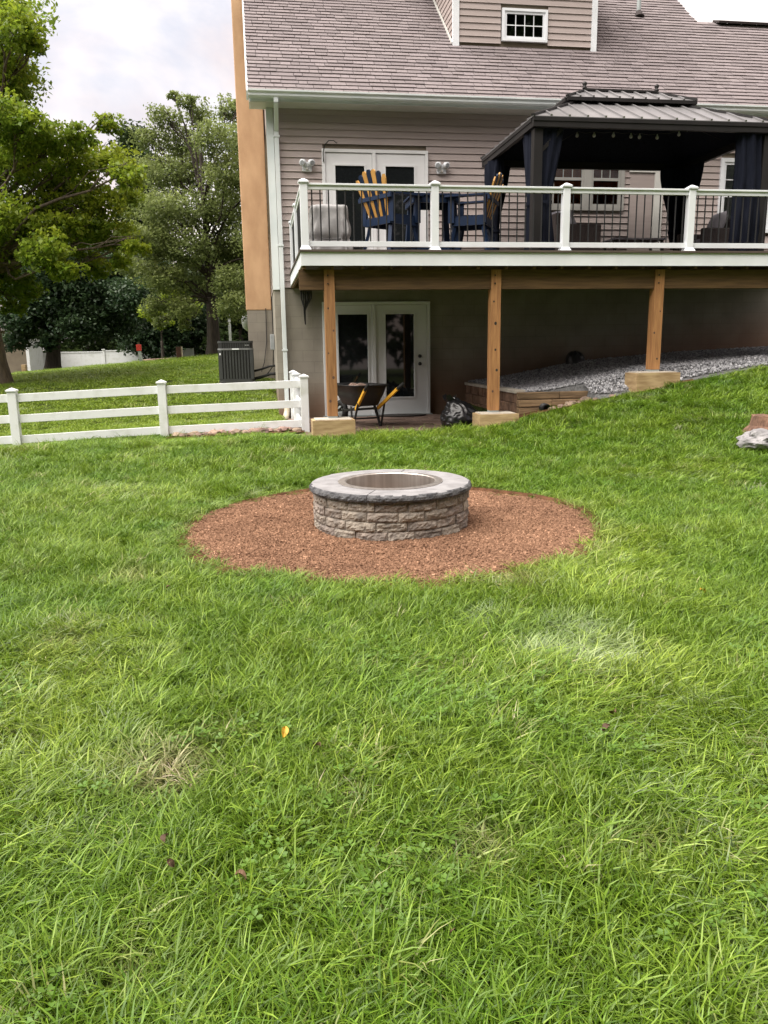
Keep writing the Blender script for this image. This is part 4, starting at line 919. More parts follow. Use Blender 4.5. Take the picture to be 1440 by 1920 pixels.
def inst_value(matname, attr, lo, hi, warm=None):
    m = MATS[matname]; t = m.node_tree; b = t.nodes['Principled BSDF']; last = t.nodes[m['last']].outputs[0]
    a = t.nodes.new('ShaderNodeAttribute'); a.attribute_type = 'INSTANCER'; a.attribute_name = attr
    r = t.nodes.new('ShaderNodeValToRGB'); e = r.color_ramp.elements; e[0].color = (*lo, 1); e[1].color = (*hi, 1)
    if warm: x = e.new(0.9); x.color = (*warm, 1)
    t.links.new(a.outputs['Fac'], r.inputs[0]); mu = t.nodes.new('ShaderNodeMix'); mu.data_type = 'RGBA'; mu.blend_type = 'MULTIPLY'; mu.inputs[0].default_value = 1
    t.links.new(last, mu.inputs[6]); t.links.new(r.outputs[0], mu.inputs[7]); t.links.new(mu.outputs[2], b.inputs['Base Color'])
inst_value('mulch_chip', 'val', (0.55, 0.50, 0.48), (1.9, 1.9, 1.9), (1.25, 1.22, 1.2))
n = 150000; rad = np.sqrt(rng.random(n))*1.0; ang = rng.random(n)*2*math.pi; R_ = rad*(ringr(ang)+0.02); keep = R_ > 0.60
R_, ang = R_[keep], ang[keep]; n = len(R_); X = PIT[0]+R_*np.cos(ang); Y = PIT[1]+R_*np.sin(ang)
mound = (vnoise(X, Y, 2.5, 21)-0.5)*0.025+(vnoise(X, Y, 9, 22)-0.5)*0.014
Z = 0.002+mound+rng.random(n)*0.010
rot = np.stack([rng.normal(0, 0.5, n), rng.normal(0, 0.5, n), rng.random(n)*6.28], -1); s_ = rng.lognormal(0, 0.25, n)
scatter('mulch', np.stack([X, Y, Z], -1), rot, np.stack([s_]*3, -1), rng.integers(0, 5, n), [chip('mulch_chip', l, w_, h_, i) for i, (l, w_, h_) in enumerate(((.015,.009,.006),(.012,.010,.007),(.020,.007,.005),(.010,.009,.008),(.014,.010,.005)))],
        {'val': np.clip(rng.normal(0.45, 0.24, n)+(vnoise(X, Y, 3, 5)-0.5)*0.35, 0, 1)}, 'mulch_chip')

# ------------------------------------------------------------------ PATIO, GRAVEL, RETAINING WALL
patio = MB().box(0.45, 3.82, 11.35, YF-0.002, -0.1, 0.175).build('patio', 'soil', kind='structure')
rr = random.Random(5); pv = []
y = 11.40
while y < YF-0.2:
    x = 0.47-rr.random()*0.15; d = rr.uniform(0.26, 0.34); d = min(d, YF-0.02-y)
    while x < 3.78:
        wd = rr.uniform(0.30, 0.48); a, b = max(x, 0.46)+0.006, min(x+wd, 3.80)-0.006; x += wd
        if b-a > 0.05: MB().box(a, b, y+0.006, y+d-0.006, 0.12, 0.196+rr.uniform(-0.008, 0.008)).build('paver', 'paver', patio, bevel=0.006)
    y += d
def ggz(X, Y):      # top of the gravel bank under the deck
    return np.interp(X, [3.8, 4.4, 5.2, 6.0, 8, 10, 13], [0.74, 0.80, 0.93, 1.08, 1.22, 1.30, 1.36])+0.02*(np.asarray(Y)-13)
V, Fq = [], []; gxs = np.linspace(3.96, 13, 46); gys = np.linspace(11.62, YF-0.003, 14)
for yy in gys:
    for xx in gxs: V.append((xx, yy, float(ggz(xx, yy))-0.015))
# front skirt that runs down to the lawn
for i, xx in enumerate(gxs): pass
for j in range(13):
    for i in range(45): q = j*46+i; Fq.append((q, q+1, q+47, q+46))
o_ = len(V)
for xx in gxs: V.append((xx, 11.05 if xx > 4.9 else 11.60, (gzf(xx, 11.0)-0.03) if xx > 4.9 else 0.1))
for i in range(45): Fq.append((o_+i, o_+i+1, i+1, i))
mb_ = MB(); mb_.v = V; mb_.f = Fq; mb_.build('gravel_bed', 'gravel_bed', smooth=True, kind='structure')
def pebble(name, r, seed):
    me = bpy.data.meshes.new(name); bm = bmesh.new(); bmesh.ops.create_icosphere(bm, subdivisions=1, radius=r); g = np.random.default_rng(seed)
    for v in bm.verts: v.co *= g.uniform(0.7, 1.25); v.co.z *= 0.7
    bm.to_mesh(me); bm.free(); return me
pmat('gravel_stone', (0.32, 0.32, 0.33), (0.22, 0.22, 0.23), rough=0.9, scale=40)
inst_value('gravel_stone', 'val', (0.4, 0.4, 0.42), (1.8, 1.8, 1.8))
n = 70000; X = 3.9+rng.random(n)**1.3*8.0; Y = 11.0+rng.random(n)*(YF-11.02)
front_ok = np.where(X > 4.9, Y > 11.12+0.25*(vnoise(X, Y, 1.5, 9)), Y > 11.66); X, Y = X[front_ok], Y[front_ok]; n = len(X)
yt = np.clip((Y-11.05)/0.57, 0, 1); Z = np.where(X > 4.9, (gz(X, np.full(n, 11.0))-0.01)*(1-yt)+ggz(X, Y)*yt, ggz(X, Y))+rng.random(n)*0.012
scatter('gravel', np.stack([X, Y, Z], -1), rng.random((n, 3))*6.28, np.repeat(rng.lognormal(0, 0.3, n)[:, None], 3, 1), rng.integers(0, 4, n), [pebble('gravel_stone', r, i) for i, r in enumerate((0.011, 0.014, 0.009, 0.016))], {'val': rng.random(n)}, 'gravel_stone')
# block retaining wall along the patio edge, faces the patio
rw = thing('block_wall', 'low retaining wall of small brown blocks behind the middle deck post', 'retaining wall', (3.88, 12.9, 0.1))
rr = random.Random(9)
for k in range(4):
    y = 11.68-rr.random()*0.10
    while y < YF-0.02:
        wd = rr.uniform(0.15, 0.24); a, b = max(y, 11.68), min(y+wd, YF-0.01); y += wd
        if b-a < 0.04: continue
        f = rr.uniform(-0.012, 0.006)
        MB().box(3.835+f+k*0.008, 3.955, a+0.004, b-0.004, 0.13+k*0.148, 0.13+(k+1)*0.148-0.005).build('block', 'wall_block', rw, bevel=0.012)
y = 11.66
while y < YF-0.05:
    d = min(rr.uniform(0.4, 0.55), YF-0.01-y); MB().box(3.82, 3.99, y+0.003, y+d-0.003, 0.723, 0.775).build('cap_block', 'concrete', rw, bevel=0.01); y += d
tw = thing('timber_edging', 'stacked landscape timbers holding the gravel beside the middle deck post', 'timbers', (4.4, 11.6, 0.2))
for k in range(4):
    z0 = 0.30+k*0.113; xe = 4.35+k*0.24
    xm = 3.95+0.42+0.12*(k % 2)
    for a, b in ((3.845, xm-0.004), (xm, xe+0.1)): MB().box(a, b, 11.51+0.012*(k % 2)+0.004*k, 11.655, z0, z0+0.104).build('timber', 'timber', tw, bevel=0.014)
pp = MB().tube([(4.22, 11.50, 0.52), (4.22, 11.42, 0.51), (4.23, 11.36, 0.505)], [0.062, 0.062, 0.065], 18, caps=False)
for i in range(5): pp.lathe([(0.060,-.006),(0.071,0),(0.060,.006)], 18, (0,0,0)); pp.v[-54:] = [(4.22+p_[0], 11.49-i*0.026+p_[2], 0.512+p_[1]) for p_ in pp.v[-54:]]
pp.lathe([(0.055,0),(0.001,0.0)], 16); pp.v[-32:] = [(4.22+p_[0], 11.48, 0.512+p_[1]) for p_ in pp.v[-32:]]
tag(pp.build('drain_pipe', 'plastic_black', smooth=False), 'black corrugated drain pipe end poking out of landscape timbers', 'pipe')
def stone_mesh(name, r, seed, sub=2, flat=0.6, rough=0.35):
    me = bpy.data.meshes.new(name); bm = bmesh.new(); bmesh.ops.create_icosphere(bm, subdivisions=sub, radius=r)
    for v in bm.verts:
        n_ = v.co.normalized(); k = 1+rough*nz(n_.x*1.7+seed, n_.y*1.7, n_.z*1.7)+rough*0.5*nz(n_.x*4, n_.y*4+seed, n_.z*4); v.co = v.co*k
        v.co.z *= flat
    bm.to_mesh(me); bm.free(); return me
tw_st = [(3.98+0.3, 11.25, 0.07), (4.42, 11.30, 0.06), (4.52, 11.22, 0.08), (4.62, 11.34, 0.07), (4.70, 11.25, 0.05), (4.82, 11.33, 0.09), (4.92, 11.20, 0.05), (5.05, 11.28, 0.07), (4.36, 11.18, 0.05), (5.16, 11.16, 0.05)]
for i, (x, y, r) in enumerate(tw_st):
    o = link('field_stone', stone_mesh('field_stone', r, i*3.1), 'rubble'); o.location = (x, y, gzf(x, y)+r*0.25); o.rotation_euler = (0, 0, i*1.3)
    tag(o, 'tan field stone lying in bare soil between the timbers and the deck footing', 'stone', 'field stones by the landscape timbers')
rr = random.Random(12)
for i in range(17):
    x = -1.25+i*0.112+rr.uniform(-.03, .03); y = 12.05+rr.uniform(-0.12, 0.12); r = rr.uniform(0.05, 0.10)
    o = link('rubble_stone', stone_mesh('rubble_stone', r, 30+i*2.3, flat=0.55), 'rubble'); o.location = (x, y, gzf(x, y)+0.03+r*0.30); o.rotation_euler = (0, 0, i*1.7); o.scale = (rr.uniform(1, 1.6), 1, 1)
    tag(o, 'broken brown stone in the rubble strip under the white rail fence', 'stone', 'rubble under the rail fence')
MB().add([(x_, y_, gzf(x_, y_)+0.035) for x_, y_ in ((-1.4,11.86),(-0.4,11.82),(0.62,11.86),(0.66,12.32),(-0.4,12.36),(-1.4,12.28))], [(0,1,2,3,4,5)]).build('bare_soil', 'soil', kind='structure')
MB().add([(x_, y_, gzf(x_, y_)+0.025) for x_, y_ in ((3.75,11.22),(4.4,11.08),(5.0,11.0),(5.3,10.95),(6.3,10.9),(6.4,11.1),(5.2,11.4),(4.6,11.52),(3.85,11.52))], [tuple(range(9))]).build('bare_soil', 'soil', kind='structure')

# black bag-like lump against the foundation wall
bk = link('black_lump', stone_mesh('black_lump', 0.17, 77, sub=3, flat=1.2, rough=0.15), 'plastic_black'); bk.location = (5.9, 14.45, 1.13)
tag(bk, 'black lump leaning on the basement wall on the gravel under the deck', 'sack')

# ------------------------------------------------------------------ WHEELBARROW, BAG, DOORMAT
def wheelbarrow(loc, rotz):
    """local: operator end towards -Y, wheel towards +Y"""
    t = thing('wheelbarrow', 'black wheelbarrow with yellow handles on the patio before the basement door', 'wheelbarrow', loc, None, rotz, local=True)
    def ringp(z, w0, w1, y0, y1, n=28):
        P = []
        for i in range(n):
            a = 2*math.pi*i/n; u = math.copysign(abs(math.cos(a))**0.45, math.cos(a)); v = math.copysign(abs(math.sin(a))**0.45, math.sin(a))
            k = (v+1)/2; P.append((u*(w0+(w1-w0)*k)/2, y0+(y1-y0)*k, z))
        return P
    L0 = [(0.34, .40,.30,-.30,.36), (0.36,.44,.34,-.33,.40), (0.52,.57,.47,-.42,.50), (0.66,.66,.56,-.48,.58), (0.675,.72,.62,-.51,.61), (0.66,.725,.625,-.512,.612)]
    rings = [ringp(z, a, b, c, d) for z, a, b, c, d in L0]; inner = [ringp(z, a-.03, b-.03, c+.015, d-.015) for z, a, b, c, d in L0[:4][::-1]]
    allr = rings[::-1]; seq = [rings[0], rings[1], rings[2], rings[3], rings[5], rings[4]]+inner
    n = 28; b = MB(); V = [p for r in seq for p in r]; Fq = []
    for j in range(len(seq)-1):
        for i in range(n): a_, c_ = j*n+i, j*n+(i+1) % n; Fq.append((a_, c_, c_+n, a_+n))
    Fq += [tuple(range(n))[::-1], tuple((len(seq)-1)*n+i for i in range(n))]
    b.v = V; b.f = Fq; b.build('tray', 'plastic_black', t, smooth=True)
    for s in (-1, 1):
        MB().beam((s*0.11, 0.62, 0.215), (s*0.199, -0.24, 0.295), 0.032, 0.038).build('under_rail', 'black_metal', t)
        h = MB().beam((s*0.198, -0.245, 0.295), (s*0.285, -0.74, 0.62), 0.036, 0.046).build('handle', 'yellow_paint', t)
        MB().tube([(s*0.283, -0.73, 0.612), (s*0.308, -0.87, 0.70)], [0.026, 0.024], 10).build('grip', 'rubber', h, smooth=True)
        MB().beam((s*0.21, -0.10, 0.33), (s*0.25, -0.22, 0.006), 0.03, 0.03).beam((s*0.235, -0.40, 0.40), (s*0.25, -0.24, 0.006), 0.025, 0.025).build('leg', 'black_metal', t)
        MB().beam((s*0.17, 0.30, 0.30), (s*0.10, 0.70, 0.19), 0.03, 0.02).build('wheel_bracket', 'black_metal', t)
    MB().beam((-0.243, -0.20, 0.14), (0.243, -0.20, 0.14), 0.025, 0.025).build('leg_brace', 'black_metal', t)
    b = MB().lathe([(0.10,-.04),(0.16,-.045),(0.19,-.025),(0.197,0),(0.19,.025),(0.16,.045),(0.10,.04)], 28, closed=True); b.v = [(p[2], 0.68+p[0], 0.199+p[1]) for p in b.v]
    wh = b.build('wheel', 'rubber', t, smooth=True)
    b = MB().lathe([(0.015,-.05),(0.099,-.03),(0.099,.03),(0.015,.05)], 20, closed=True); b.v = [(p[2], 0.68+p[0], 0.199+p[1]) for p in b.v]; b.build('rim', 'galv', wh)
    o = link('load', stone_mesh('load', 0.17, 5, sub=3, flat=0.5, rough=0.5), 'rubble', t); o.location = (-0.03, 0.0, 0.60)
    return t
wheelbarrow((1.58, 12.72, 0.196), math.radians(20))
def bag():
    me = bpy.data.meshes.new('trash_bag'); bm = bmesh.new(); bmesh.ops.create_icosphere(bm, subdivisions=5, radius=1)
    for v in bm.verts:
        n_ = v.co.normalized(); c1 = 1-abs(nz(n_.x*2.6+3, n_.y*2.6, n_.z*2.6))*0.7; c2 = 1-abs(nz(n_.x*6+9, n_.y*6, n_.z*6)); k = 0.74+0.28*c1+0.09*c2
        p_ = n_*k; p_.x *= 0.29; p_.y *= 0.27; p_.z *= 0.24 if p_.z > 0 else 0.16
        t_ = max(0, n_.z-0.45)/0.55; p_.z += 0.10*t_*t_*(0.6+nz(n_.x*4, n_.y*4+5)); p_.x -= 0.10*t_*t_; v.co = p_+Vector((0, 0, 0.15))
        if v.co.z < 0.012: v.co.z = 0.012
    bm.to_mesh(me); bm.free(); o = link('trash_bag', me, 'bag_black'); me.polygons.foreach_set('use_smooth', [True]*len(me.polygons))
    o.location = (3.0, 11.78, 0.19)
    V = []; b = MB()
    for i in range(15):
        a = i/14*math.pi*2; V += [(-0.12+0.035*math.cos(a), 0.035*math.sin(a), 0.36), (-0.16+(0.10+0.03*math.sin(5*a))*math.cos(a), 0.09*math.sin(a), 0.50+0.045*math.sin(3*a+1))]
    for i in range(14): b.f.append((2*i, 2*i+2, 2*i+3, 2*i+1))
    b.v = V; c = b.build('bag_neck', 'bag_black', None, smooth=True, fix=False); c.parent = o
    return tag(o, 'shiny black plastic trash bag on the patio by the middle deck post', 'trash bag')
bag()
mt = MB().prism([(math.cos(a)*0.46+2.55, 14.35+math.sin(a)*0.24) for a in np.linspace(0, 2*math.pi, 28)[:-1]], 'z', 0.207, 0.221)
tag(mt.build('doormat', 'mat_fibre'), 'dark oval doormat on pavers in front of the basement door', 'doormat')

# ------------------------------------------------------------------ RAIL FENCE
fc = thing('rail_fence', 'white vinyl three-rail fence crossing the lawn to the house corner', 'fence', (-2.5, 12.2, 0))
FP = [(-7.75, 12.2), (-5.62, 12.2), (-3.54, 12.2), (-1.44, 12.2), (0.665, 12.2)]
def fpost(x, y, h, tilt=0.0):
    z = gzf(x, y); p = MB().box(x-0.06, x+0.06, y-0.06, y+0.06, z-0.25, z+h).build('fence_post', 'fence_vinyl', fc, bevel=0.006)
    c = MB().box(x-0.073, x+0.073, y-0.073, y+0.073, z+h+0.001, z+h+0.022)
    c.add([(x-.07,y-.07,z+h+.022),(x+.07,y-.07,z+h+.022),(x+.07,y+.07,z+h+.022),(x-.07,y+.07,z+h+.022),(x,y,z+h+.055)], [(0,1,4),(1,2,4),(2,3,4),(3,0,4)]); c.build('post_cap', 'fence_vinyl', p); return z
H = 0.83
zs = [fpost(x, y, H) for x, y in FP]
for (a, za), (b, zb) in zip(list(zip(FP, zs))[:-1], list(zip(FP, zs))[1:]):
    for hh in (0.135, 0.435, 0.735):
        MB().beam((a[0]+0.061, a[1], za+hh), (b[0]-0.061, b[1], zb+hh), 0.04, 0.115).build('rail', 'fence_vinyl', fc, bevel=0.005)
RP2 = [(0.60, 13.35), (0.60, 14.5)]; zs2 = [fpost(x, y, H) for x, y in RP2]; prev = (0.60, 12.2); zp = zs[-1]
for (x, y), zz in zip(RP2, zs2):
    for hh in (0.135, 0.435, 0.735): MB().beam((0.60, prev[1]+0.061, zp+hh), (x, y-0.061, zz+hh), 0.04, 0.115).build('rail', 'fence_vinyl', fc)
    prev = (x, y); zp = zz

# ------------------------------------------------------------------ AIR CONDITIONER
def ac():
    x0, x1, y0, y1 = -0.82, -0.10, 16.75, 17.45; z = gzf(-0.46, 17.0)+0.05; cx, cy = (x0+x1)/2, (y0+y1)/2
    t = thing('air_conditioner', 'dark grey outdoor air conditioner on the grass beside the chimney', 'air conditioner', (cx, cy, z))
    MB().box(x0-0.05, x1+0.05, y0-0.05, y1+0.05, z-0.12, z+0.03).build('pad', 'concrete', t, bevel=0.01)
    for sx in (-1, 1):
        for sy in (-1, 1): MB().box(cx+sx*0.29-0.03, cx+sx*0.29+0.03, cy+sy*0.29-0.03, cy+sy*0.29+0.03, z+0.031, z+0.07).build('foot', 'rubber', t)
    def rr_(x0_, x1_, y0_, y1_, z0_, z1_, r, nm, mt_):
        P = []
        for (cx_2, cy_2, a0) in ((x1_-r, y1_-r, 0), (x0_+r, y1_-r, 90), (x0_+r, y0_+r, 180), (x1_-r, y0_+r, 270)):
            for k in range(6): a = math.radians(a0+k*18); P.append((cx_2+r*math.cos(a), cy_2+r*math.sin(a)))
        return MB().prism(P, 'z', z0_, z1_).build(nm, mt_, t)
    rr_(x0, x1, y0, y1, z+0.071, z+0.13, 0.10, 'base_pan', 'ac_dark')
    rr_(x0+0.025, x1-0.025, y0+0.025, y1-0.025, z+0.131, z+0.72, 0.09, 'coil', 'ac_black')
    rr_(x0-0.003, x1+0.003, y0-0.003, y1+0.003, z+0.7205, z+0.755, 0.10, 'badge_band', 'ac_grey')
    rr_(x0+0.01, x1-0.01, y0+0.01, y1-0.01, z+0.756, z+0.86, 0.10, 'fan_band', 'ac_black')
    tp = rr_(x0+0.0, x1-0.0, y0+0.0, y1-0.0, z+0.861, z+0.90, 0.10, 'top_cover', 'ac_dark')
    MB().lathe([(0.10,0.0),(0.30,0.0)], 32, (cx, cy, z+0.905)).build('fan_grille', 'ac_black', tp)
    for k in range(11):
        x = x0+0.06+k*(x1-x0-0.12)/10
        MB().box(x-0.016, x+0.016, y0+0.002, y0+0.024, z+0.131, z+0.72).build('louver', 'ac_dark', t)
        yy = y0+0.06+k*(y1-y0-0.12)/10
        for xx in (x0+0.002, x1-0.024): MB().box(xx, xx+0.022, yy-0.016, yy+0.016, z+0.131, z+0.72).build('louver', 'ac_dark', t)
    for sx in (x0+0.045, x1-0.045): MB().box(sx-0.035, sx+0.035, y0+0.001, y0+0.0235, z+0.131, z+0.72).build('corner_post', 'ac_dark', t)
    for k in range(13):
        x = x0+0.08+k*(x1-x0-0.16)/12; MB().box(x-0.006, x+0.006, y0+0.004, y0+0.0095, z+0.757, z+0.859).build('fan_slot', 'ac_dark', t)
    MB().box(cx-0.07, cx+0.07, y0-0.008, y0-0.0035, z+0.726, z+0.75).build('badge', 'vinyl', t)
    MB().box(cx+0.18, cx+0.27, y0+0.005, y0+0.0095, z+0.80, z+0.825).build('badge', 'ac_grey', t)
    MB().box(x0+0.03, x0+0.06, y0-0.002, y0+0.0008, z+0.62, z+0.66).build('sticker', 'vinyl', t)
    for zz, r in ((0.32, 0.022), (0.16, 0.03)):
        MB().tube([(x1-0.01, cy-0.1, z+zz-0.04), (0.05, cy-0.1, z+zz), (0.22, cy-0.25, z+zz+0.06), (HX0-0.002, cy-0.35, z+zz+0.07)], r, 8).build('refrigerant_line', 'rubber', t, smooth=True)
ac()

# ------------------------------------------------------------------ STUMP, ROCK, LEAVES
def onground(px, py):
    d = ray(px, py); t = 0.5
    while t < 60:
        p = CAM+d*t
        if p.z < gzf(p.x, p.y): break
        t += 0.02
    return CAM+d*t
p = onground(1442, 812); STUMP = (p.x, p.y)
def stump():
    x, y = STUMP; z = gzf(x, y); b = MB(); n = 40; V = []; lv = [(0.0,0.36),(0.05,0.27),(0.12,0.22),(0.20,0.205),(0.235,0.20)]
    for h, r in lv:
        for i in range(n):
            a = 2*math.pi*i/n; k = 1+(0.22*max(0, math.sin(5*a+1))**2*max(0, 1-h/0.14))+0.06*nz(math.cos(a)*3, math.sin(a)*3, h*5)+0.04*nz(a*9, h*4, 3)
            V.append((x+r*k*math.cos(a), y+r*k*math.sin(a), z-0.03+h+(0.02*nz(math.cos(a)*4, math.sin(a)*4) if h > 0.22 else 0)))
    for j in range(4):
        for i in range(n): a_, c_ = j*n+i, j*n+(i+1) % n; b.f.append((a_, c_, c_+n, a_+n))
    V.append((x, y, z+0.195)); 
    for i in range(n): b.f.append((4*n+i, 4*n+(i+1) % n, len(V)-1))
    b.v = V; tag(b.build('tree_stump', 'stump_wood'), 'weathered reddish brown tree stump in the grass behind a grey rock', 'stump')
stump()
o = link('rock', stone_mesh('rock', 0.30, 8.5, sub=4, flat=0.5, rough=0.28), 'rock_grey'); p = onground(1432, 838); x, y = p.x, p.y; o.location = (x, y, gzf(x, y)+0.05); o.rotation_euler = (0, 0.12, 0.5); o.scale = (1.15, 0.8, 0.9)
tag(o, 'pale grey jagged rock lying in the grass in front of the stump', 'rock')
def leaf_mesh(name, l, w_, seed):
    g = random.Random(seed); b = MB(); n = 5; V = []
    for i in range(n+1):
        t = i/n; ww = w_*math.sin(math.pi*min(1, t*0.9+0.08))**0.8; V += [(-ww/2, l*(t-.5), 0.012*math.sin(t*3)+0.008), (0, l*(t-.5), 0.010*math.sin(t*3)), (ww/2, l*(t-.5), 0.014*math.sin(t*2.5)+0.006)]
    for i in range(n): q = 3*i; b.f += [(q, q+1, q+4, q+3), (q+1, q+2, q+5, q+4)]
    b.v = V; me = bpy.data.meshes.new(name); me.from_pydata(V, [], b.f); return me
for i, (px, py, mt_, sz, lb, gr) in enumerate([(533, 1389, 'leaf_yellow', 0.045, 'bright yellow fallen leaf in grass near a bare brown patch', None), (1315, 1114, 'leaf_yellow', 0.05, 'yellow fallen leaf in grass to the side of the fire pit', None),
        (596, 1420, 'leaf_brown', 0.04, None, 1), (316, 1600, 'leaf_brown', 0.035, None, 1), (452, 1674, 'leaf_brown', 0.035, None, 1), (1152, 1352, 'leaf_brown', 0.05, None, 1), (1136, 1384, 'leaf_brown', 0.04, None, 1), (322, 1648, 'leaf_brown', 0.03, None, 1), (843, 1785, 'leaf_brown', 0.025, None, 1), (318, 1110, 'leaf_brown', 0.04, None, 1)]):
    p = onground(px, py+12*sz/0.04); o = link('fallen_leaf', leaf_mesh('fallen_leaf', sz*0.95, sz*0.62, i), mt_)
    o.location = (p.x, p.y, p.z+0.062); o.rotation_euler = (0.5+0.2*math.sin(i*3), 0.4*math.cos(i*5), i*1.9)
    if gr: tag(o, 'small curled brown dead leaf lying in the long grass', 'leaf', 'brown fallen leaves in the lawn')
    else: tag(o, lb, 'leaf')

# ------------------------------------------------------------------ TREES
def leaf_cloud(centers, radii, counts, size, seed, droop=0.3, tlo=0.0, thi=1.0, flat=0.75, tintbase=None, aspect=0.55, cl=0.62):
    """leaf-sized faces gathered in twiggy sprays inside each clump"""
    g = np.random.default_rng(seed); P, T = [], []
    for k, (c, r, n) in enumerate(zip(centers, radii, counts)):
        ns = max(4, n//12)                              # sprays
        d = g.normal(size=(ns, 3)); d /= np.linalg.norm(d, axis=1)[:, None]; rad = r*(0.25+0.75*g.random(ns)**0.5)*np.where(g.random(ns) < 0.28, g.uniform(1.1, 1.5, ns), 1)
        sp = np.array(c)+d*rad[:, None]*np.array([1, 1, flat]); wi = g.integers(0, ns, n)
        off = g.normal(size=(n, 3))*r*0.15*np.array([1.2, 1.2, 0.7]); p = sp[wi]+off
        tb = (tintbase[k] if tintbase is not None else 0.5); sprt = g.normal(0, 0.22, ns)
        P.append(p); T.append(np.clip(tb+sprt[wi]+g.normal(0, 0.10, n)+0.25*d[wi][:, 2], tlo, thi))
    P = np.concatenate(P); T = np.concatenate(T); n = len(P); s = size*g.lognormal(0, 0.22, n)
    ax = g.normal(size=(n, 3)); ax[:, 2] = ax[:, 2]*0.5-droop; ax /= np.linalg.norm(ax, axis=1)[:, None]
    up = g.normal(size=(n, 3))*0.6+np.array([0, 0, 1.0]); sd = np.cross(ax, up); sd /= np.linalg.norm(sd, axis=1)[:, None]+1e-9
    nrm = np.cross(sd, ax)
    a = P-ax*s[:, None]*0.5; b = P+sd*s[:, None]*aspect*0.5+nrm*s[:, None]*0.08; c = P+ax*s[:, None]*0.5-nrm*s[:, None]*0.12; d_ = P-sd*s[:, None]*aspect*0.5+nrm*s[:, None]*0.08
    V = np.stack([a, b, c, d_], 1).reshape(-1, 3); Fq = np.arange(4*n).reshape(n, 4)
    return V, Fq, np.repeat(T, 4)
def crown(parent, centers, radii, counts, size, mat, seed, **k):
    org = np.array(ORG[parent.name]); V, Fq, T = leaf_cloud(centers, radii, counts, size, seed, **k)
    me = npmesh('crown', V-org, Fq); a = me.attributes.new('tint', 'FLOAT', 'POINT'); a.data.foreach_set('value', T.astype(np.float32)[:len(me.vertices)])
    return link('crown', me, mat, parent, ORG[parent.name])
def limb(mb, p, q, r0, r1, seed, wob=0.12, n=7):
    p, q = Vector(p), Vector(q); L_ = (q-p).length; pts = []
    for i in range(n+1):
        t = i/n; w_ = Vector((nz(t*2.5, seed, 1), nz(t*2.5, seed, 5), nz(t*2.5, seed, 9)))*L_*wob*math.sin(math.pi*t); sag = Vector((0,0,1))*L_*0.06*math.sin(math.pi*t)
        pts.append(p.lerp(q, t)+w_+sag)
    mb.tube(pts, [r0+(r1-r0)*(i/n)**0.8 for i in range(n+1)], 8); return pts
def tree(name, label, cat_group, base, tr, fork_z, centers, radii, counts, size, mat, bark, seed, lean=(0,0), twig=0.35, **kw):
    t = thing(name, label, 'tree', base, cat_group); mb = MB(); b0 = Vector(base)
    top = Vector((base[0]+lean[0], base[1]+lean[1], fork_z))
    n = 36; V = []
    lv = [0, 0.06, 0.2, 0.5, 0.8, 1.0]
    for l_ in lv:
        c = b0.lerp(top, l_); fl = 1+0.55*math.exp(-l_*(fork_z-base[2])/0.25)
        for i in range(n): a = 2*math.pi*i/n; r = tr*fl*(1-0.22*l_)*(1+0.06*math.sin(5*a+seed)+0.05*nz(math.cos(a)*2, math.sin(a)*2, l_*4+seed)); V.append((c.x+r*math.cos(a), c.y+r*math.sin(a), c.z-(0.15 if l_ == 0 else 0)))
    mb.v = V
    for j in range(len(lv)-1):
        for i in range(n): a_, c_ = j*n+i, j*n+(i+1) % n; mb.f.append((a_, c_, c_+n, a_+n))
    mb.f.append(tuple((len(lv)-1)*n+i for i in range(n))); mb.build('trunk', bark, t, smooth=True)
    # limbs: a leader and main limbs, then a branch to every clump
    zmax = max(c[2] for c in centers); lm = MB(); cen = np.array(centers); cxm, cym = cen[:, 0].mean(), cen[:, 1].mean()
    ltop = Vector((base[0]*0.5+cxm*0.5, base[1]*0.5+cym*0.5, base[2]+(zmax-base[2])*0.88)); lead = limb(lm, top-Vector((0,0,.1)), ltop, tr*0.60, 0.012, seed, 0.08, 10)
    order = sorted(range(len(centers)), key=lambda i: -radii[i])
    for i in order:
        c = Vector(centers[i]); zs_ = fork_z+(c.z-fork_z)*0.55-0.25*Vector((c.x-top.x, c.y-top.y, 0)).length
        st_ = min(lead, key=lambda p: abs(p.z-zs_)); r0 = min(tr*0.34, 0.012+0.013*(c-st_).length)
        pts = limb(lm, st_, c, r0, 0.012, seed+i*1.7, 0.16)
        for k in range(5):
            d = Vector((nz(i*3.1, k*7.7, seed), nz(i*5.3, k*3.1, seed+4), 0.35+0.4*nz(i, k, seed+9)))*2.0
            limb(lm, pts[-2-(k % 3)], c+d.normalized()*radii[i]*0.85, 0.016, 0.004, seed+i+k*9, 0.15, 4)
    lm.build('limbs', bark, t, smooth=True)
    crown(t, centers, radii, counts, size, mat, seed+1, **kw)
    return t
def from_px(lst, Y, spread, seed, dens):
    g = random.Random(seed); C_, R_, N_ = [], [], []
    for px, py, r in lst:
        yy = Y+g.uniform(-spread, spread); p = ony(px, py, yy); rm = r*yy/FPX; C_.append(tuple(p)); R_.append(rm); N_.append(int(dens*rm**1.7))
    return C_, R_, N_
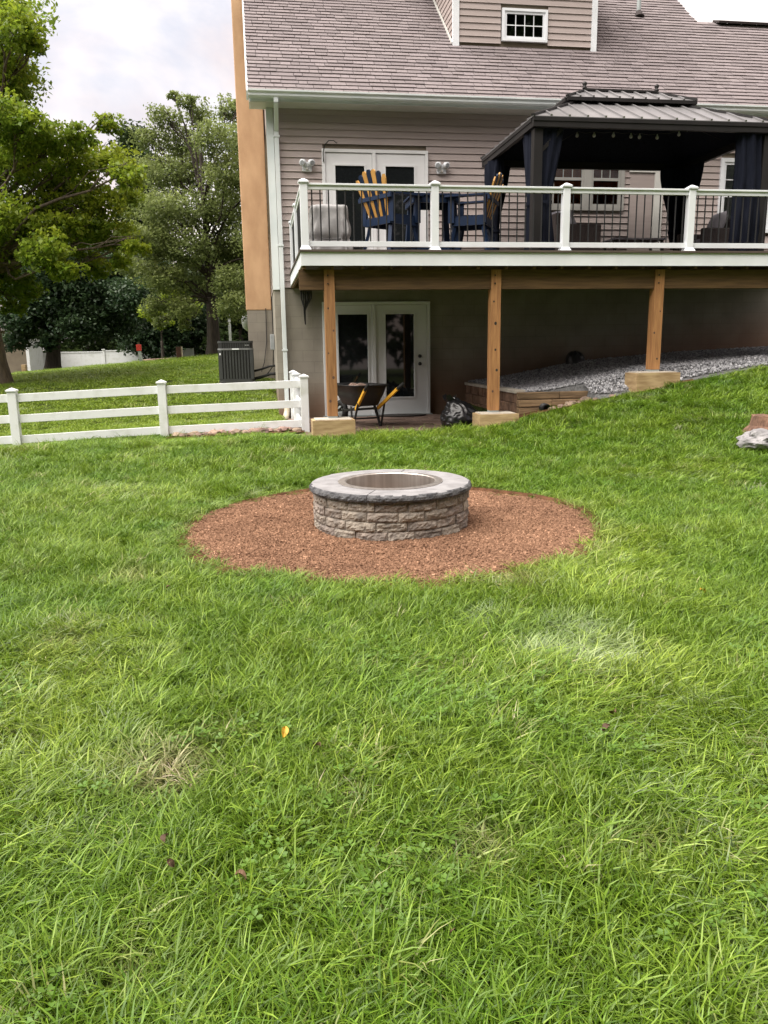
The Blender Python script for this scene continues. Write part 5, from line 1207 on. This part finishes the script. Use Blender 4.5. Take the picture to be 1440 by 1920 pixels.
# big maple whose trunk stands at the picture's left edge
lst = [(30,55,42),(0,15,60),(62,85,20),(15,140,48),(-40,100,70),(0,215,45),(60,235,30),(-10,160,60),(105,262,34),(150,255,26),(205,235,22),(30,300,50),(95,325,44),(150,310,42),(205,300,34),(238,328,28),
       (60,395,50),(130,392,46),(190,378,38),(242,372,24),(15,460,48),(85,470,42),(150,448,42),(208,440,36),(252,462,22),(120,505,28),(185,500,24),(225,485,20),(15,530,40),(55,545,22),(25,575,20),(-60,300,80),(-80,440,80),(-60,200,70),(-70,540,50),(-120,120,90),(-150,320,100),(-160,480,80),(-40,400,60),
       (50,270,40),(120,350,40),(170,420,34),(35,420,45),(100,430,36)]
C_, R_, N_ = from_px(lst, 19.0, 1.6, 3, 4000)
b2 = [(c[0]-1.2, c[1]+2.6, c[2]+0.2) for c in C_[31:39]]; C_ += b2; R_ += R_[31:39]; N_ += N_[31:39]
tbase = [0.30+0.35*nz(c[0]*0.9, c[1]*0.9, c[2]*0.9)+0.10*(c[0] > -4.0) for c in C_]
xb, yb = -5.78, 19.0
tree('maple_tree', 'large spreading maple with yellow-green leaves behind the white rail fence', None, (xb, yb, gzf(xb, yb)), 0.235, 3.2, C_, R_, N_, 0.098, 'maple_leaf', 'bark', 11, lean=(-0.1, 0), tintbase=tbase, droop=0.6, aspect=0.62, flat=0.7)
# pear tree behind the house corner
lst = [(352,190,16),(310,222,24),(375,215,24),(430,205,24),(275,262,22),(330,262,34),(400,262,36),(450,262,32),(258,320,26),(305,325,36),(365,325,42),(430,330,42),(250,385,28),(300,392,38),(360,395,44),(430,400,46),(240,440,28),(290,455,38),(350,465,44),(420,470,44),(250,500,26),(300,520,36),(360,530,42),(430,530,36),(290,575,22),(340,578,26),(440,575,32),(460,470,40),(500,330,60),(510,450,60),(500,240,45),(300,605,14),(345,610,12),(325,180,10),(450,195,12)]
C_, R_, N_ = from_px(lst, 27.0, 1.5, 5, 4300)
b2 = [(c[0], c[1]+2.0, c[2]) for c in C_[5:28:2]]; C_ += b2; R_ += R_[5:28:2]; N_ += [k//2 for k in N_[5:28:2]]
xb, yb = -1.42, 27.0; tbase = [0.45+0.30*nz(c[0]*0.8, c[1]*0.8, c[2]*0.8) for c in C_]
tree('pear_tree', 'upright grey-green ornamental tree with dark forked trunk behind the air conditioner', None, (xb, yb, gzf(xb, yb)), 0.21, 3.1, C_, R_, N_, 0.090, 'pear_leaf', 'bark_dark', 23, tintbase=tbase, droop=0.5, aspect=0.6)
# dark trees beyond the rise
lst = [(60,560,46),(120,545,56),(180,560,54),(100,495,50),(190,505,54),(55,612,34),(150,605,40),(215,600,40),(250,555,44),(262,505,44),(30,600,30),(90,640,18),(30,640,22)]
C_, R_, N_ = from_px(lst, 38, 2.0, 7, 2600); xb, yb = -9.23, 38.0
tree('dark_tree', 'dark blue-green low branching tree before the far white privacy fence', 'dark trees beyond the rise', (xb, yb, gzf(xb, yb)), 0.32, 2.6, C_, R_, N_, 0.17, 'dark_leaf', 'bark_dark', 31, lean=(0.3, 0))
for k, (px, top_, bot, wpx, Y, mat, lab, nm) in enumerate([
        (300, 500, 650, 70, 44, 'dark_leaf', 'dark evergreen thicket tree behind the red topped marker post', 'dark_tree'),
        (370, 520, 655, 60, 48, 'dark_leaf', 'dark leafy tree behind the brown stub post', 'dark_tree'),
        (450, 540, 650, 50, 44, 'wood_leaf', 'mid green leafy tree between the pear trunk and the chimney', 'green_tree'),
        (170, 430, 640, 80, 54, 'wood_leaf', 'tall green tree far behind the white privacy fence', 'green_tree'),
        (20, 420, 640, 80, 50, 'wood_leaf', 'tall green tree behind the tan shed', 'green_tree'),
        (255, 250, 560, 60, 46, 'wood_leaf', 'slim green tree showing between the maple and the pear', 'green_tree')]):
    g = random.Random(60+k); L2 = []
    for j in range(12):
        v = j/11; L2.append((px+g.uniform(-1, 1)*wpx*(0.9-0.4*(1-v)), top_+(bot-top_)*v*0.86+10, wpx*(0.40+0.2*v)))
    C_, R_, N_ = from_px(L2, Y, 2.0, 70+k, 1700); p = ony(px, 660, Y)
    tree(nm, lab, None, (p.x, Y, gzf(p.x, Y)), 0.25, gzf(p.x, Y)+1.6, C_, R_, N_, 0.20, mat, 'bark_dark', 80+k)
lst = [(285,585,20),(330,560,24),(355,575,18),(315,600,14),(300,610,10)]
sp = from_px(lst, 33, 0.8, 4, 2200); p = ony(305, 662, 33)
tree('yellow_green_sapling', 'small yellow-green sapling in front of the dark thicket', None, (p.x, 33, gzf(p.x, 33)), 0.06, gzf(p.x, 33)+0.9, *sp, 0.14, 'maple_leaf', 'bark_dark', 97, tintbase=[0.5]*5)
# far woods that close the view, plus an unseen row behind the camera
def woods(name, pts, seed, n_each, size):
    g = np.random.default_rng(seed); C_, R_, N_ = [], [], []
    for x, y, h in pts:
        for k in range(10): r = g.uniform(1.4, 2.6); C_.append((x+g.normal(0, 2.2), y+g.normal(0, 1.5), h*g.uniform(0.08, 0.92)+gzf(x, y))); R_.append(r); N_.append(n_each)
    V, Fq, T = leaf_cloud(C_, R_, N_, size, seed); me = npmesh(name, V, Fq); a = me.attributes.new('tint', 'FLOAT', 'POINT'); a.data.foreach_set('value', T.astype(np.float32)[:len(me.vertices)])
    o = link(name, me, 'wood_leaf', kind='stuff'); o['label'] = 'mass of dark green woods closing off the yard'; return o
g = random.Random(2)
o = woods('far_woods', [(x, 66+g.uniform(-3, 3), g.uniform(6, 9)) for x in np.arange(-60, 6, 3.2)], 5, 420, 0.5); o['category'] = 'woods'; o['label'] = 'far green woods beyond the white privacy fence'
o = woods('far_woods', [(x, -18+g.uniform(-3, 3)+abs(x-2)*0.25, g.uniform(17, 22)) for x in np.arange(-30, 36, 2.4)], 8, 420, 0.7); o['category'] = 'woods'; o['label'] = 'unseen green woods opposite the house, made tall to darken under the deck'  # unseen; mirrored in door glass, made tall and dense to darken under deck

# ------------------------------------------------------------------ BACKGROUND THINGS
pf = thing('privacy_fence', 'white vinyl privacy fence beyond the lawn rise under dark trees', 'fence', (-9.5, 45, 0.3))
x = -13.0; k = 0
while x < -4.5:
    zt = 1.40+0.02*(x+9); MB().box(x+0.065, x+2.33, 44.98, 45.02, 0.1, zt).build('panel', 'fence_vinyl', pf)
    MB().box(x-0.06, x+0.06, 44.94, 45.06, 0.0, zt+0.08).build('fence_post', 'fence_vinyl', pf)
    MB().box(x-0.085, x+0.085, 44.915, 45.085, zt+0.081, zt+0.13).build('post_cap', 'fence_vinyl', pf); MB().box(x+0.065, x+2.33, 44.955, 45.045, zt+0.001, zt+0.06).build('top_rail', 'fence_vinyl', pf); x += 2.4
mk = thing('marker_post', 'slim grey utility marker post with red top on the lawn rise', 'marker post', (-3.80, 27, gzf(-3.8, 27)))
zb = gzf(-3.8, 27); MB().beam((-3.76, 27, zb-0.1), (-3.80, 27, zb+0.40), 0.10, 0.05, up=(0,1,0)).build('post', 'galv', mk)
MB().box(-3.89, -3.73, 26.96, 27.04, zb+0.401, zb+0.60).build('red_top', 'red_paint', mk, bevel=0.01); MB().box(-3.84, -3.78, 26.97, 27.03, zb+0.601, zb+0.66).build('cap', 'brown_paint', mk)
zb = gzf(-2.63, 28); bp2 = thing('stub_post', 'short brown stub post with a pale edge on the lawn rise', 'post', (-2.63, 28, zb))
MB().box(-2.74, -2.58, 27.93, 28.07, zb-0.05, zb+0.42).build('post', 'brown_paint', bp2, bevel=0.008); MB().box(-2.578, -2.535, 27.94, 28.06, zb-0.05, zb+0.43).build('edge_board', 'pvc_cream', bp2)
o = link('stone_slab', stone_mesh('stone_slab', 0.55, 3, sub=3, flat=0.10, rough=0.2), 'rubble'); o.location = (-3.0, 27.6, gzf(-3.0, 27.6)+0.03); o.scale = (1.7, 0.5, 1)
tag(o, 'flat brown stone slab at the foot of the brown stub post', 'slab')
sh = thing('shed', 'tan sided shed behind the maple trunk', 'shed', (-14.9, 42, gzf(-14.9, 42)))
pL, pR = ony(-60, 690, 42), ony(52, 690, 42); zb = gzf(-14, 42)
for k in range(12): MB().box(pL.x, pR.x, 42-0.012*(k % 1), 44.5, zb-0.1+k*0.2, zb+0.098+k*0.2).build('siding_board', 'tan_siding', sh)
MB().box(pR.x+0.001, pR.x+0.14, 41.97, 44.53, zb-0.1, zb+2.3).build('corner_trim', 'fence_vinyl', sh)
MB().prism([(pL.x-0.3, zb+2.301), (pR.x+0.4, zb+2.301), ((pL.x+pR.x)/2, zb+3.6)], 'y', 41.7, 44.8).build('roof', 'shingle', sh)
p = ony(46, 698, 40); zb = gzf(p.x, 40); tag(MB().box(p.x-0.10, p.x+0.10, 39.9, 40.1, zb-0.1, zb+0.55).build('stub_post', 'form_board', bevel=0.02), 'short yellowish post beside the tan shed', 'post')
tk = thing('propane_tank', 'white propane tank showing between the chimney and the air conditioner', 'tank', (-0.62, 29, gzf(-0.6, 29)))
zb = gzf(-0.6, 29); pz = ony(462, 600, 29)
b = MB(); b.lathe([(0.001,-0.9),(0.2,-0.86),(0.33,-0.72),(0.36,-0.55),(0.36,0.55),(0.33,0.72),(0.2,0.86),(0.001,0.9)], 24); zc_ = pz.z-0.05
b.v = [(pz.x+0.72+p_[2], 29+p_[0], zc_+p_[1]) for p_ in b.v]; b.build('tank_body', 'vinyl', tk, smooth=True)
for xx in (pz.x+0.25, pz.x+1.2): MB().box(xx-0.05, xx+0.05, 28.8, 29.2, zb-0.1, zc_-0.33).build('leg', 'galv', tk)
MB().tube([(pz.x+0.35, 29, zc_+0.35), (pz.x+0.35, 29, zc_+0.47)], 0.1, 12).build('valve_cover', 'vinyl', tk)
p = ony(432, 640, 30); tag(MB().beam((p.x, 30, gzf(p.x, 30)-0.1), (p.x, 30, p.z+1.0), 0.09, 0.09).build('white_post', 'fence_vinyl'), 'thin white post between the pear trunk and the air conditioner', 'post')

# ------------------------------------------------------------------ GRASS
def tuft(name, nb, lmin, lmax, bend, spread, width, seed, seg=3, bias=0.0, lay=0.0):
    """patch of blades; bias pulls them all towards local +X, lay starts them closer to the ground"""
    g = np.random.default_rng(seed); V, Fq, B = [], [], []
    for k in range(nb):
        l = g.uniform(lmin, lmax); a = g.random()*6.28; r = spread*math.sqrt(g.random()); bx, by = r*math.cos(a), r*math.sin(a)
        da = g.normal(0, 0.85) if g.random() < bias*0.75 else g.random()*6.28
        bd = bend*g.uniform(0.4, 1.3); w0 = width*g.uniform(0.65, 1.35); o = len(V); x = 0.0; z = -0.008; th = g.uniform(0.05, 0.45)+lay*g.uniform(0.4, 1.2)
        tw = g.normal(0, 0.5); sx, sy = -math.sin(da+tw), math.cos(da+tw); bl = g.random(); zc = g.uniform(0.004, 0.03)
        for q_ in range(seg+1):
            t = q_/seg; ww = w0*(1-t**1.8)+0.0003; px, py = bx+x*math.cos(da), by+x*math.sin(da); zz = max(z, zc) if q_ else z
            if q_ < seg: V += [(px-sx*ww/2, py-sy*ww/2, zz), (px+sx*ww/2, py+sy*ww/2, zz+ww*0.3)]; B += [bl]*2
            else: V.append((px, py, zz)); B.append(bl)
            x += math.sin(th)*l/seg; z += math.cos(th)*l/seg; th = min(th+bd/seg*(0.6+t), 2.3)
        for q_ in range(seg-1): q = o+2*q_; Fq += [(q, q+1, q+3), (q, q+3, q+2)]
        q = o+2*(seg-1); Fq.append((q, q+1, q+2))
    me = npmesh(name, np.array(V), np.array(Fq)); at = me.attributes.new('blade', 'FLOAT', 'POINT'); at.data.foreach_set('value', np.array(B, np.float32)); return me
protos = [tuft('grass_tuft', 44, 0.07, 0.15, 1.4, 0.085, 0.0056, 1), tuft('grass_tuft', 40, 0.07, 0.18, 1.8, 0.09, 0.0062, 2), tuft('grass_tuft', 52, 0.05, 0.11, 1.1, 0.085, 0.0046, 3),
          tuft('grass_tuft', 40, 0.09, 0.19, 1.7, 0.09, 0.0064, 4, 4, 0.75, 0.45), tuft('grass_tuft', 40, 0.08, 0.18, 1.5, 0.09, 0.0058, 5, 4, 0.85, 0.75), tuft('grass_tuft', 42, 0.07, 0.16, 1.3, 0.085, 0.0060, 8, 4, 0.9, 0.95),
          tuft('grass_tuft', 52, 0.04, 0.09, 1.3, 0.085, 0.0042, 6), tuft('grass_tuft', 32, 0.10, 0.24, 1.9, 0.08, 0.0066, 7, 4, 0.4, 0.2)]
def lawn_pts():
    bands = [(0.6, 2.6, 600), (2.6, 4.2, 480), (4.2, 6.5, 350), (6.5, 9.0, 240), (9.0, 12.0, 170), (12.0, 16.0, 130), (16.0, 22, 90), (22, 30, 55)]
    out = []
    for y0, y1, dn in bands:
        xa = -0.42*y1-1.2; xb = 0.72*y1+1.2
        if y0 >= 12: xb = 0.32
        n = int((xb-xa)*(y1-y0)*dn); out.append(np.stack([xa+(xb-xa)*rng.random(n), y0+(y1-y0)*rng.random(n), np.full(n, dn)], -1))
    return np.concatenate(out)
P = lawn_pts(); X, Y, DN = P[:, 0], P[:, 1], P[:, 2]
d = np.hypot(X-PIT[0], Y-PIT[1]); aa = np.arctan2(Y-PIT[1], X-PIT[0])
ok = d > ringr(aa)+0.02+0.05*vnoise(X, Y, 9, 4)
edge = np.interp(X, [0.4, 0.68, 1.3, 3.0, 3.7, 4.3, 5.2, 6.2, 12], [11.55, 10.93, 11.42, 11.38, 10.95, 11.02, 10.9, 10.88, 11.12])+0.12*(vnoise(X, Y, 3, 6)-0.5)
ok &= ~((X > 0.36) & (Y > edge))
for a, b, zt in FOOT: ok &= ~((X > a-0.01) & (X < b+0.01) & (Y > 10.94))
ok &= ~((X > -1.3) & (X < 0.66) & (Y > 11.86) & (Y < 12.25) & (rng.random(len(X)) > 0.10))
ok &= ~((X > -0.9) & (X < -0.02) & (Y > 16.65) & (Y < 17.55))
ok &= ~((X > -0.3) & (Y > 17.7))
# worn and bare spots
def spot(px, py, r): p = onground(px, py); return np.exp(-((X-p.x)**2+((Y-p.y)/1.1)**2)/(r*r))
bare = spot(315, 1450, 0.14)*1.0+spot(235, 1835, 0.06)+spot(640, 1515, 0.05)+spot(120, 1220, 0.09)*0.7+spot(250, 1090, 0.14)*0.6+spot(970, 1095, 0.12)*0.7+spot(890, 1600, 0.08)*0.7+spot(1200, 1590, 0.08)*0.6
white = 0.8*spot(1085, 1185, 0.13)+spot(1170, 1245, 0.07)+spot(1010, 1225, 0.09)+spot(905, 1167, 0.09)*0.9+spot(1110, 1235, 0.16)*0.6
ok &= rng.random(len(X)) > bare*0.75
X, Y, DN, bare, white, d = X[ok], Y[ok], DN[ok], bare[ok], white[ok], d[ok]; n = len(X)
Z = gz(X, Y)+np.where(Y < 40, (vnoise(X, Y, 2.2, 3)-0.5)*0.03, 0)
big = vnoise(X, Y, 0.55, 31); mid = vnoise(X, Y, 2.0, 32); fine = vnoise(X, Y, 6.5, 33)
mat_ = vnoise(X, Y, 1.3, 34)                                       # how matted the grass lies
hgt = 0.70*np.clip(0.55+0.75*(mid*0.5+fine*0.5)+0.30*(big-0.5), 0.4, 1.35)
hgt *= np.where(d < MR+0.35, 0.72, 1.0); hgt *= np.where(Y > 12.3, 0.62, 1.0)*(1-0.35*np.clip(bare, 0, 1))*(1-0.6*np.clip(white, 0, 1))
wide = np.interp(DN, [55, 90, 130, 170, 240, 350, 480, 600], [2.2, 1.9, 1.6, 1.18, 1.06, 1.0, 0.97, 0.95])
hgt *= np.where((X > -1.5) & (X < 0.68) & (Y > 11.0) & (Y < 12.0), 0.42, 1.0)
lean_a = vnoise(X, Y, 0.9, 35)*12.56+vnoise(X, Y, 3.0, 36)*3
lay_ = sstep(0.40, 0.75, mat_*0.7+fine*0.3)
rot = np.stack([rng.normal(0, 0.10, n), rng.normal(0, 0.10, n), np.where(lay_ > 0.3, lean_a+rng.normal(0, 0.8, n), rng.random(n)*6.28)], -1)
tint = np.clip(0.14+0.36*mid+0.30*(big-0.3)+0.25*sstep(0.5, 0.85, mat_)+rng.normal(0, 0.13, n)+np.where(Y > 12.3, 0.45, 0), 0, 1)
dry = np.clip(bare*0.8+np.where(rng.random(n) < 0.03+0.04*(mat_ > 0.62), rng.random(n)*0.6, 0)+np.where(d < MR+0.22, 0.14*rng.random(n), 0), 0, 0.95)
whi = np.clip(white*0.60*rng.random(n)*1.3+np.where(rng.random(n) < 0.10*sstep(0.5, 0.8, mat_), 0.20, 0), 0, 0.9)
up_pick = rng.choice([0, 1, 2, 6, 7, 3], n, p=[.27, .22, .18, .12, .10, .11]); ly_pick = rng.choice([3, 4, 5, 7, 1], n, p=[.28, .3, .22, .1, .1])
pick = np.where(rng.random(n) < lay_*0.9, ly_pick, up_pick); pick = np.where(Y > 12.3, rng.choice([2, 6, 0], n), pick)
lg = scatter('lawn_grass', np.stack([X, Y, Z], -1), rot, np.stack([wide, wide, hgt*np.where(Y > 12.3, wide*0.7, np.sqrt(wide))], -1), pick, protos, {'tint': tint, 'dry': dry, 'white': whi}, 'grass_blade')
lg['label'] = 'long uneven green lawn grass around the fire pit'; lg['category'] = 'grass'
# clover leaves scattered low in the sward
def clover(seed):
    V, Fq = [], []; g = random.Random(seed)
    for k in range(3):
        a = k*2.094+g.uniform(-.2, .2); c, s = math.cos(a), math.sin(a); o = len(V)
        for u, v, z in ((0.001,0,0.045),(0.010,0.008,0.049),(0.018,0.006,0.050),(0.016,0,0.047),(0.018,-0.006,0.050),(0.010,-0.008,0.049)): V.append((u*c-v*s, u*s+v*c, z))
        Fq += [(o, o+1, o+2, o+3), (o, o+3, o+4, o+5)]
    me = npmesh('clover', np.array(V), np.array(Fq)); at = me.attributes.new('tint', 'FLOAT', 'POINT'); at.data.foreach_set('value', np.full(len(me.vertices), g.random(), np.float32)); return me
cm = (vnoise(X, Y, 3.2, 41) > 0.68) & (Y < 3.6) & (rng.random(n) < 0.9); cx3, cy3 = X[cm]+rng.normal(0, .02, cm.sum()), Y[cm]+rng.normal(0, .02, cm.sum()); kk = len(cx3)
scatter('clover', np.stack([cx3, cy3, Z[cm]+rng.random(kk)*0.03], -1), np.stack([rng.normal(0, .25, kk), rng.normal(0, .25, kk), rng.random(kk)*6.28], -1), np.repeat(rng.uniform(0.7, 1.2, kk)[:, None], 3, 1), rng.integers(0, 3, kk), [clover(i) for i in range(3)], {}, 'clover_leaf')
print('TUFTS', n, 'CLOVER', kk, 'OBJECTS', len(bpy.data.objects))
